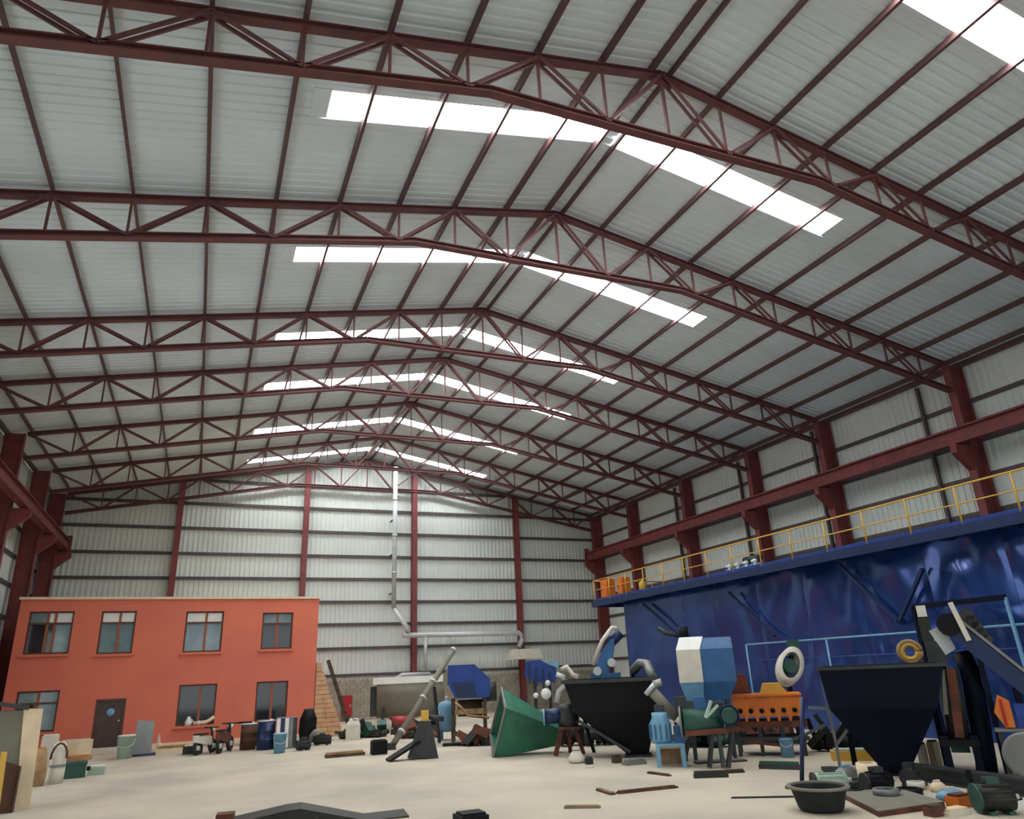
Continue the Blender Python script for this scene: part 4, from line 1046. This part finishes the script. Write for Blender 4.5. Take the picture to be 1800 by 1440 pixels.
# board sheet
a, b_, c, e = G(1478, 1402), G(1545, 1437), G(1662, 1420), G(1580, 1395)
t = thing('plywood_sheet', 'large flat dusty board with brown edge on the floor', 'board', (a + c) / 2, world=True)
mb = MB(); mb.prism([a, b_, c, e], (0, 0, .08)); mb.build('core', 'rust', t)
mb = MB(); mb.prism([p + Vector((0, 0, .08)) for p in (a, b_, c, e)], (0, 0, .015)); mb.build('face', 'grey_panel', t)
# motor parts heap: each piece on its own
def motor(label, px, py, l, r, mat, rz, mat2='dark_steel'):
    t = thing('electric_motor', label, 'motor', G(px, py), rz)
    mb = MB(); mb.tube((-l / 2, 0, r + .03), (l / 2, 0, r + .03), r, n=16); bd = mb.build('casing', mat, t)
    for k in range(7):
        a = math.pi * k / 6; y, z = math.cos(a) * (r + .012), r + .03 + math.sin(a) * (r + .012); mb = MB(); mb.box(-l * .4, l * .4, y - .012, y + .012, z - .012, z + .012); mb.build('fin', mat, bd)
    mb = MB(); mb.tube((l / 2, 0, r + .03), (l / 2 + .12, 0, r + .03), .04, n=10); mb.build('shaft', 'galv', t)
    mb = MB(); mb.tube((-l / 2 - .05, 0, r + .03), (-l / 2, 0, r + .03), r * 1.05, n=16); mb.build('fan_cover', mat2, t)
    for x in (-l * .28, l * .28):
        mb = MB(); mb.box(x - .05, x + .05, -r, r, 0, .05); mb.build('foot', mat2, t)
    mb = MB(); mb.box(-.1, .1, -.09, .09, 2 * r + .02, 2 * r + .12); mb.build('terminal_box', mat2, t)
    return t
motor('dark finned electric motor on the floor next to orange pieces', 1754, 1430, .5, .2, 'black_olive', -.5, 'dark_green')
motor('dark electric motor lying in front of the navy hopper outlet', 1546, 1391, .5, .15, 'black_steel', -.2)
motor('black electric motor among pipe rings under the navy hopper', 1604, 1382, .4, .15, 'dark_steel', .5)
motor('grey green electric motor lying on the floor behind the rubber tub', 1462, 1390, .6, .15, 'pale_green', -.4, 'dark_steel')
def ring_(label, px, py, r, w, mat, z=0):
    t = thing('pipe_ring', label, 'ring', G(px, py) + Vector((0, 0, z)), 0)
    n = 22; mb = MB(); mb.lathe([(r * .7, 0), (r, 0), (r, w), (r * .7, w)], (0, 0, 0), n); mb.f = mb.f[:-2]; mb.sm = mb.sm[:-2]
    mb.f += [(3 * n + i, 3 * n + (i + 1) % n, (i + 1) % n, i) for i in range(n)]; mb.sm += [False] * n; mb.build('ring', mat, t)
    mb = MB(); mb.box(r * .98, r + .1, -.04, .04, w * .3, w * .7); mb.build('lug', 'dark_steel', t)
    return t
ring_('tall cream flanged sleeve standing under the navy hopper', 1530, 1382, .2, .42, 'cream')
ring_('black pipe ring lying beside the cream sleeve', 1500, 1398, .2, .12, 'black_steel')
ring_('grey pipe ring lying on the flat dusty board', 1560, 1408, .22, .1, 'grey_steel', .096)
ring_('black flange ring lying beside the flat dusty board', 1600, 1396, .22, .1, 'black_steel')
ring_('white collar ring lying at the end of the skid beam', 1612, 1388, .16, .14, 'offwhite')
ring_('dark flange ring between rubber tub and cream sleeve', 1498, 1382, .24, .12, 'dark_steel')
def bag(label, px, py, w, h, mat, mat2='offwhite', name='sack', cat='sack', rz=0):
    t = thing(name, label, cat, G(px, py), rz)
    rg = []
    for z, s_ in ((0, .85), (h * .3, 1), (h * .7, .9), (h, .55)):
        rg.append([Vector((w / 2 * s_ * math.cos(2 * math.pi * i / 12) * (1 + .12 * math.sin(3 * i + z * 9)), .3 * w * s_ * math.sin(2 * math.pi * i / 12), z)) for i in range(12)])
    mb = MB(); mb.loft(rg, smooth=True); mb.build('bag', mat, t)
    mb = MB(); mb.box(-w * .2, w * .2, -.02, .02, h, h + .04); mb.build('seam', mat2, t)
    return t
bag('flat light blue plastic sack lying near the skid beam', 1672, 1406, .6, .16, 'lightblue')
bag('small cream rag bundle in front of the skid beam', 1650, 1392, .35, .16, 'cream', name='rag_bundle', cat='rag')
bag('purple grey cloth bundle behind the cream sleeve', 1490, 1372, .6, .25, 'grey_steel', 'lightblue', name='cloth_bundle', cat='cloth')
def block(name, label, cat, px, py, w, d, h, mat, mat2, rz=0):
    t = thing(name, label, cat, G(px, py), rz)
    mb = MB(); mb.box(-w / 2, w / 2, 0, d, 0, h); mb.build('body', mat, t)
    mb = MB(); mb.box(-w * .42, w * .42, d * .1, d * .85, h, h + .04); mb.build('top_plate', mat2, t)
    return t
block('bearing_block', 'orange bearing block on the floor by the black motor', 'bearing', 1700, 1420, .34, .25, .16, 'orange', 'rust')
block('bearing_block', 'small orange bracket with upright dark bolt on the floor', 'bracket', 1728, 1410, .26, .2, .14, 'orange', 'dark_steel')
p = G(1724, 1400); t = thing('dark_rod', 'short dark rod standing up behind the orange bracket', 'rod', p, 0)
mb = MB(); mb.beam((.0, .1, 0), (-.06, .1, .42), .06, .06); mb.build('rod', 'black_steel', t); mb = MB(); mb.box(-.07, .07, .04, .16, 0, .03); mb.build('foot', 'dark_steel', t)
block('wood_chock', 'small brown wooden chock at the edge of the board', 'chock', 1655, 1436, .3, .2, .12, 'rust', 'dark_wood')
block('white_tray', 'white open tray with dark inside next to the black motor', 'tray', 1792, 1424, .45, .4, .12, 'white', 'black_steel')
block('pale_slab', 'pale flat slab on the floor before orange pieces', 'slab', 1690, 1434, .5, .25, .06, 'offwhite', 'cream')
block('yellow_crate', 'low yellow green crate behind the Y shaped prop', 'crate', 1502, 1338, 1.0, .5, .22, 'yellow', 'pale_green', -.7)
block('rusty_block', 'small rusty steel block on the floor under the black hopper', 'block', 1088, 1342, .22, .2, .16, 'dark_wood', 'dark_steel')
block('dark_cube', 'tiny dark steel block on the floor beside the white sack', 'block', 1038, 1344, .18, .16, .14, 'black_olive', 'dark_steel')
block('paper_scrap', 'small white paper scrap on the floor beyond the planks', 'paper', 1040, 1352, .2, .14, .02, 'white', 'offwhite')
block('stone_slab', 'flat grey slab on the floor beside the light blue bench', 'slab', 1120, 1345, .6, .3, .08, 'grey_panel', 'grey_steel')
block('black_crate', 'small black crate on the floor by the leaning conveyor foot', 'crate', 668, 1327, .5, .4, .42, 'black_steel', 'dark_steel')
block('gauge_box', 'upright pale gauge box standing behind navy hopper tip', 'box', 1632, 1352, .16, .14, .5, 'offwhite', 'dark_steel')
block('valve_block', 'upright yellowish valve block standing behind navy hopper tip', 'block', 1654, 1352, .2, .16, .55, 'cream', 'dark_green')
block('foreground_block', 'low black steel block at the near edge of the open floor', 'block', 836, 1449, .5, .5, .12, 'black_steel', 'black_steel')
# foreground skip with ridged lid
t = thing('ridged_skip_lid', 'black steel skip lid with low ridge on the near floor', 'lid', Frame(520, 1442).o, Frame(520, 1442).rz)
Fk = Frame(520, 1442)
a, b_, c, e = Fk(383, 1428), Fk(412, 1435), Fk(520, 1411), Fk(640, 1430)
mb = MB(); mb.prism([Vector((b_.x - .35, 0, 0)), Vector((e.x + .75, 0, 0)), Vector((e.x + .75, 0, .03)), Vector((e.x, 0, e.z)), Vector((c.x + .1, 0, c.z)), Vector((c.x - .15, 0, c.z - .01)), Vector((b_.x, 0, b_.z))], (0, -.8, 0)); mb.build('lid', 'black_olive', t)
for f_ in (.35, .62):
    x = b_.x + (e.x - b_.x) * f_; mb = MB(); mb.box(x - .03, x + .03, -.83, -.8, 0, c.z * .5); mb.build('rib', 'dark_steel', t)
mb = MB(); mb.box(a.x, a.x + .3, -.35, 0, 0, a.z); mb.build('corner_post', 'rust', t)

# ------------------------------------------------------------------ left foreground and things along the office
t, L = fthing('panel_kiosk', 'tall grey panel kiosk with cream edge board beside the office', 'kiosk', 42, 1424)
xa = L(-60, 1330).x; xm = L(36, 1330).x
zt_ = L(20, 1250).z
mb = MB(); mb.box(xa, xm, .15, .8, 0, zt_); mb.build('side_panel', 'grey_panel', t)
q = [L(26, 1424, .05), L(52, 1420, .05), L(76, 1246, .05), L(42, 1246, .05)]
q[0].z = 0; q[1].z = 0
mb = MB(); mb.prism(q, (0, .09, 0)); mb.build('edge_board', 'cream', t)
mb = MB(); mb.prism([(xa - .1, -.1, zt_ + .22), (xm, -.1, zt_ + .0), (xm, -.1, zt_ + .08), (xa - .1, -.1, zt_ + .3)], (0, .95, 0)); mb.build('roof_board', 'dark_steel', t)
t, L = fthing('brown_sheet', 'brown board leaning against the grey kiosk base', 'board', 12, 1430)
q = [L(-30, 1428), L(22, 1426), L(36, 1348), L(10, 1340), L(-20, 1360)]
for v in q[:2]: v.z = 0
for v in q[2:]: v.y += .12
mb = MB(); mb.prism(q, (0, .05, 0)); mb.build('sheet', 'brown', t)
mb = MB(); mb.beam(q[1] + Vector((0, -.02, .02)), q[2] + Vector((0, -.02, 0)), .04, .06); mb.build('edge_strip', 'dark_wood', t)
t, L = fthing('yellow_strip', 'yellow narrow board leaning in front of the brown board', 'board', -6, 1434)
q = [L(-12, 1430), L(-2, 1430), L(13, 1322, .05), L(2, 1322, .05)]
for v in q[:2]: v.z = 0
mb = MB(); mb.prism(q, (0, .04, 0)); mb.build('board', 'yellow', t)
mb = MB(); mb.box(q[0].x, q[1].x, -.03, .0, 0, .08); mb.build('foot', 'dark_wood', t)
t, L = fthing('toolbox', 'dark green steel box with pale lid on the floor before the office', 'box', 128, 1369)
xa, xb = L(108, 1360).x, L(150, 1360).x; zt_ = L(128, 1341).z
mb = MB(); mb.box(xa, xb, 0, .6, 0, zt_ * .8); mb.build('body', 'dark_green', t)
mb = MB(); mb.box(xa - .02, xb + .02, -.02, .62, zt_ * .8, zt_); mb.build('lid', 'dark_green', t)
mb = MB(); mb.tube((xb + .02, .3, zt_ * .5), (xb + .12, .3, zt_ * .5), .06); mb.build('handle', 'black_steel', t)
block('plastic_bundle', 'pale green plastic sheet bundle beside the dark green box', 'bundle', 168, 1363, .45, .4, .22, 'pale_green', 'white')
t, L = fthing('wrapped_bundle', 'pale plastic wrapped bundle with dark strap standing before the office', 'bundle', 96, 1379)
H = L(96, 1306).z; w_ = (L(110, 1340).x - L(82, 1340).x) / 2
def rrect(w, d, z, n=16): return [Vector((w * math.copysign(abs(math.cos(2 * math.pi * i / n)) ** .5, math.cos(2 * math.pi * i / n)), .35 + d * math.copysign(abs(math.sin(2 * math.pi * i / n)) ** .5, math.sin(2 * math.pi * i / n)), z)) for i in range(n)]
mb = MB(); mb.loft([rrect(w_, .34, 0), rrect(w_ * 1.05, .35, H * .3), rrect(w_, .33, H * .7), rrect(w_ * .8, .25, H * .93), rrect(w_ * .45, .12, H)], smooth=True); mb.build('wrap', 'offwhite', t)
mb = MB(); mb.path([Vector((w_ * 1.02 * math.cos(a * math.pi / 8), 0.0, H * .6 + H * .38 * math.sin(a * math.pi / 8))) for a in range(9)], .03, 8); mb.build('strap', 'brown', t)
mb = MB(); mb.loft([rrect(w_ * 1.07, .37, H * .4), rrect(w_ * 1.06, .365, H * .46)]); mb.build('band', 'grey_steel', t)
block('cream_carton', 'cream carton standing against the office wall under a window', 'carton', 130, 1333, 1.1, .3, .62, 'cream', 'offwhite')
block('pink_board', 'pale pink board standing by the office wall', 'board', 82, 1340, .55, .12, .9, 'offwhite', 'white')
bag('orange brown rag bundle beside the cream kiosk board', 64, 1383, .36, .95, 'wood', 'orange', name='rag_bundle', cat='rag')
block('wood_stack', 'low tan board stack in front of cream carton', 'boards', 132, 1338, 1.0, .35, .14, 'wood', 'orange')
def bucket(label, px, py, r, h, mat, lid):
    t = thing('bucket', label, 'bucket', G(px, py), 0)
    mb = MB(); mb.lathe([(0, 0), (r * .82, 0), (r, h), (r * 1.05, h), (r * 1.05, h + .03), (0, h + .03)], (0, r, 0), 18); mb.build('pail', mat, t)
    mb = MB(); mb.lathe([(0, 0), (r * .98, 0), (r * .98, .02), (0, .02)], (0, r, h + .03), 18); mb.build('lid', lid, t)
    mb = MB(); mb.path([(-r, r, h * .9), (-r * .8, r * .2, h * .6), (0, -.04, h * .5), (r * .8, r * .2, h * .6), (r, r, h * .9)], .012, 6); mb.build('handle', 'galv', t)
    return t
bucket('white plastic bucket with pale green base beside the office step', 217, 1335, .3, .75, 'pale_green', 'white')
bucket('small white bucket on the floor at the office wall', 345, 1316, .18, .4, 'white', 'cream')
bucket('small light blue drum in front of the striped cabinet', 492, 1325, .24, .62, 'lightblue', 'galv')
# grey sheet leaning on the office
t, L = fthing('grey_sheet', 'grey green sheet leaning on the office wall', 'sheet', 248, 1329)
q = [L(231, 1327), L(266, 1322), L(272, 1268, .35), L(242, 1266, .35)]
for v in q[:2]: v.z = .02
mb = MB(); mb.prism(q, (0, .05, 0)); mb.build('sheet', 'grey_steel', t)
mb = MB(); mb.box(q[0].x - .1, q[1].x + .15, -.25, .3, 0, .07); mb.build('base_skid', 'blue_dark', t)
t, L = fthing('white_pipe', 'white plastic pipe standing upright against the office wall', 'pipe', 279, 1316)
p = L(285, 1225, .25); mb = MB(); mb.tube((L(279, 1312).x, 0, 0.02), p, .075, n=12); mb.build('pipe', 'white', t)
mb = MB(); mb.tube((L(279, 1312).x, 0, 0), (L(279, 1312).x, 0, .22), .11, n=12); mb.build('socket', 'cream', t)
t, L = fthing('timber_lengths', 'long pale timber kerb lying along the foot of the office wall', 'timber', 310, 1322)
a, b_ = L(272, 1320), L(345, 1318); mb = MB(); mb.box(a.x, b_.x, 0, .3, 0, .14); mb.build('timber', 'cream', t)
mb = MB(); mb.box(a.x + .1, b_.x - .3, .05, .25, .14, .24); mb.build('timber', 'wood', t)
block('seed_tray', 'olive low crate with white item at the office wall', 'crate', 338, 1326, .7, .4, .28, 'black_olive', 'cream')
# window ledge things
wx0, wx1, wz0, wz1 = wins['w6']
t = thing('rolled_mat', 'pale rolled mat lying on the lower office window sill', 'roll', ((wx0 + wx1) / 2 + .3, OY - .0, wz0), world=True)
mb = MB(); mb.path([(wx0 + .7, OY - .0, wz0 + .08), (wx0 + 1.2, OY - .02, wz0 + .1), (wx1 - .2, OY - .0, wz0 + .16), (wx1 + .0, OY - .02, wz0 + .3)], .08, 10); mb.build('roll', 'cream', t)
mb = MB(); mb.tube((wx0 + .9, OY, wz0 + .085), (wx0 + .96, OY, wz0 + .087), .095); mb.build('band', 'white', t)
t = thing('plaster_jug', 'small white jug on the lower office window sill', 'jug', (wx0 + .5, OY, wz0), world=True)
mb = MB(); mb.lathe([(0, 0), (.13, 0), (.15, .15), (.07, .3), (.08, .36), (0, .36)], (wx0 + .5, OY, wz0), 14); mb.build('body', 'white', t)
mb = MB(); mb.path([(wx0 + .62, OY, wz0 + .08), (wx0 + .7, OY, wz0 + .16), (wx0 + .58, OY, wz0 + .28)], .02, 6); mb.build('handle', 'white', t)
# motorbike-like machines and drums along the office
def bike(label, px, py, mat, s=1.0, rz=0):
    t = thing('motor_scooter', label, 'scooter', G(px, py), rz)
    for x in (-.6 * s, .6 * s):
        mb = MB(); n = 20; mb.lathe([(.17 * s, -.05), (.28 * s, -.05), (.28 * s, .05), (.17 * s, .05)], (x, .3, .28 * s), n, 'y'); mb.f = mb.f[:-2]; mb.sm = mb.sm[:-2]
        mb.f += [(3 * n + i, 3 * n + (i + 1) % n, (i + 1) % n, i) for i in range(n)]; mb.sm += [False] * n
        w_ = mb.build('wheel', 'rubber', t); mb = MB(); mb.tube((x, .22, .28 * s), (x, .38, .28 * s), .1 * s); mb.build('hub', 'galv', w_)
    mb = MB(); mb.prism([(-.75 * s, .18, .5 * s), (.1 * s, .18, .32 * s), (.35 * s, .18, .4 * s), (.25 * s, .18, .7 * s), (-.2 * s, .18, .72 * s), (-.75 * s, .18, .8 * s)], (0, .24, 0)); mb.build('body', mat, t)
    mb = MB(); mb.box(-.7 * s, -.05 * s, .16, .44, .78 * s, .86 * s); mb.build('seat', 'rubber', t)
    mb = MB(); mb.beam((.6 * s, .3, .28 * s), (.38 * s, .3, 1.05 * s), .07, .07); mb.build('fork', 'dark_steel', t)
    mb = MB(); mb.tube((.38 * s, 0, 1.05 * s), (.38 * s, .6, 1.05 * s), .025, n=8); mb.build('handlebar', 'dark_steel', t)
    mb = MB(); mb.lathe([(0, 0), (.09, .02), (.1, .1), (0, .14)], (.42 * s, .3, .95 * s), 12, 'x'); mb.build('headlamp', 'white', t)
    mb = MB(); mb.beam((.0, .05, 0), (.0, .2, .4 * s), .04, .04); mb.build('kickstand', 'dark_steel', t)
    return t
bike('grey and white scooter parked at the office wall', 372, 1325, 'offwhite', .85, 1.0)
bike('dark maroon scooter parked between window and cabinets', 408, 1322, 'rust', .95, 1.2)
def drum(label, px, py, r, h, mat):
    t = thing('steel_drum', label, 'drum', G(px, py), 0)
    mb = MB(); mb.lathe([(0, 0), (r, 0), (r, h * .33), (r * 1.04, h * .345), (r, h * .36), (r, h * .66), (r * 1.04, h * .675), (r, h * .69), (r, h), (0, h)], (0, r, 0), 20); mb.build('barrel', mat, t)
    mb = MB(); mb.lathe([(r * .9, 0), (r * 1.03, 0), (r * 1.03, .04), (0, .04)], (0, r, h), 20); mb.build('lid_ring', 'galv', t)
    mb = MB(); mb.tube((r * .5, r * 1.2, h + .04), (r * .5, r * 1.2, h + .08), .05, n=10); mb.build('bung', 'white', t)
    return t
drum('dark maroon oil drum standing by the office wall', 436, 1319, .3, .9, 'brown')
drum('dark green drum behind the maroon oil drum', 453, 1311, .3, .8, 'black_olive')
drum('blue grey oil drum with white bung on top', 467, 1319, .33, 1.0, 'blue_dark')
t, L = fthing('dark_table', 'small dark table at the office wall behind the drums', 'table', 418, 1311)
z = L(418, 1270).z; mb = MB(); mb.box(-.5, .5, 0, .4, z - .05, z); mb.build('top', 'black_steel', t)
for x in (-.44, .44):
    for y in (.05, .35):
        mb = MB(); mb.box(x - .03, x + .03, y - .03, y + .03, 0, z - .05); mb.build('leg', 'black_steel', t)
# striped white and grey cabinets
t, L = fthing('filing_cabinet', 'white and blue grey striped steel cabinet standing by the office corner', 'cabinet', 500, 1317)
xa, xb = L(485, 1290).x, L(522, 1290).x; zt_ = L(500, 1262).z
mb = MB(); mb.box(xa, xb, .02, .7, 0, zt_); bd = mb.build('body', 'grey_steel', t)
for k in range(5):
    x0_ = xa + (xb - xa) * k / 5; x1_ = xa + (xb - xa) * (k + 1) / 5
    mb = MB(); mb.box(x0_ + .01, x1_ - .01, 0, .02, .05, zt_ - .02); mb.build('door_strip', ('white', 'blue_dark', 'white', 'grey_steel', 'dark_steel')[k], t)
motor('dark grey pump motor beside the striped cabinet', 534, 1319, .45, .16, 'dark_steel', .2)
bag('beige sack leaning on top of black bundle by the buttress', 540, 1306, .7, 1.3, 'black_steel', 'wood')
bag('small beige cloth bag beside the brick buttress foot', 556, 1308, .6, .5, 'grey_panel')
motor('low dark pump lying at the brick buttress foot', 566, 1310, .7, .16, 'black_olive', -.3)

def heap(label, px, py, w, h, mat, mat2, n=5):
    t, L = fthing('scrap_pile', label, 'pile', px, py)
    n = n * 3
    for k in range(n):
        x = -w / 2 + w * (k + .5) / n; y = random.uniform(.1, .6); mb = MB()
        kind = k % 3
        a = Vector((random.uniform(-1, 1), random.uniform(-.5, .5), random.uniform(-.55, .55))).normalized()
        c = Vector((x, y, 0))
        if kind == 0: mb.beam(c - a * h * .7, c + a * h * .7, .09, .12)
        elif kind == 1: mb.beam(c - a * .28, c + a * .28, .4, random.uniform(.2, h * .6), (random.uniform(-.3, .3), .2, 1))
        else: mb.tube(c - a * .22, c + a * .22, random.uniform(.1, .2), n=12)
        zmin = min(v.z for v in mb.v); up = random.uniform(0, h * .35) if k % 4 == 3 else 0
        for v in mb.v: v.z += up - zmin
        mb.build(('bar', 'plate', 'roller')[kind], mat if k % 2 else mat2, t)
    return t
heap('dark green scrap pile at the foot of the block wall by the beige tank', 640, 1298, 1.8, .6, 'black_olive', 'dark_green', 6)
heap('dark steel scrap pile behind the leaning conveyor', 735, 1298, 1.6, .9, 'dark_steel', 'rust', 5)
heap('low rusty scrap pile between the blue mixer and green hopper', 845, 1312, 1.4, .5, 'rust', 'dark_steel', 5)
heap('dark scrap pile on the floor between the two black machines', 1040, 1312, 2.2, .8, 'black_steel', 'dark_steel', 6)
heap('black scrap pile behind the drum mixer legs', 1225, 1316, 1.8, .9, 'black_steel', 'dark_green', 7)
heap('dark scrap pile behind the orange feeder', 1340, 1310, 1.6, .6, 'black_steel', 'rust', 6)
heap('dark scrap pile behind the navy hopper', 1500, 1322, 2.0, .6, 'black_olive', 'black_steel', 6)
t, L = fthing('red_pump', 'small red pump on a dark base under the beige tank', 'pump', 706, 1291)
H = L(706, 1262).z
mb = MB(); mb.box(-.5, .5, 0, .6, 0, .2); mb.build('base', 'dark_steel', t)
mb = MB(); mb.tube((-.45, .3, H * .6 + .1), (.35, .3, H * .6 + .1), H * .35); mb.build('casing', 'red', t)
mb = MB(); mb.tube((.35, .3, H * .6 + .1), (.6, .3, H * .6 + .1), .12); mb.build('outlet', 'rust', t)
for x in (-.3, .2):
    mb = MB(); mb.box(x - .06, x + .06, .1, .5, .2, H * .35 + .1); mb.build('foot', 'dark_steel', t)
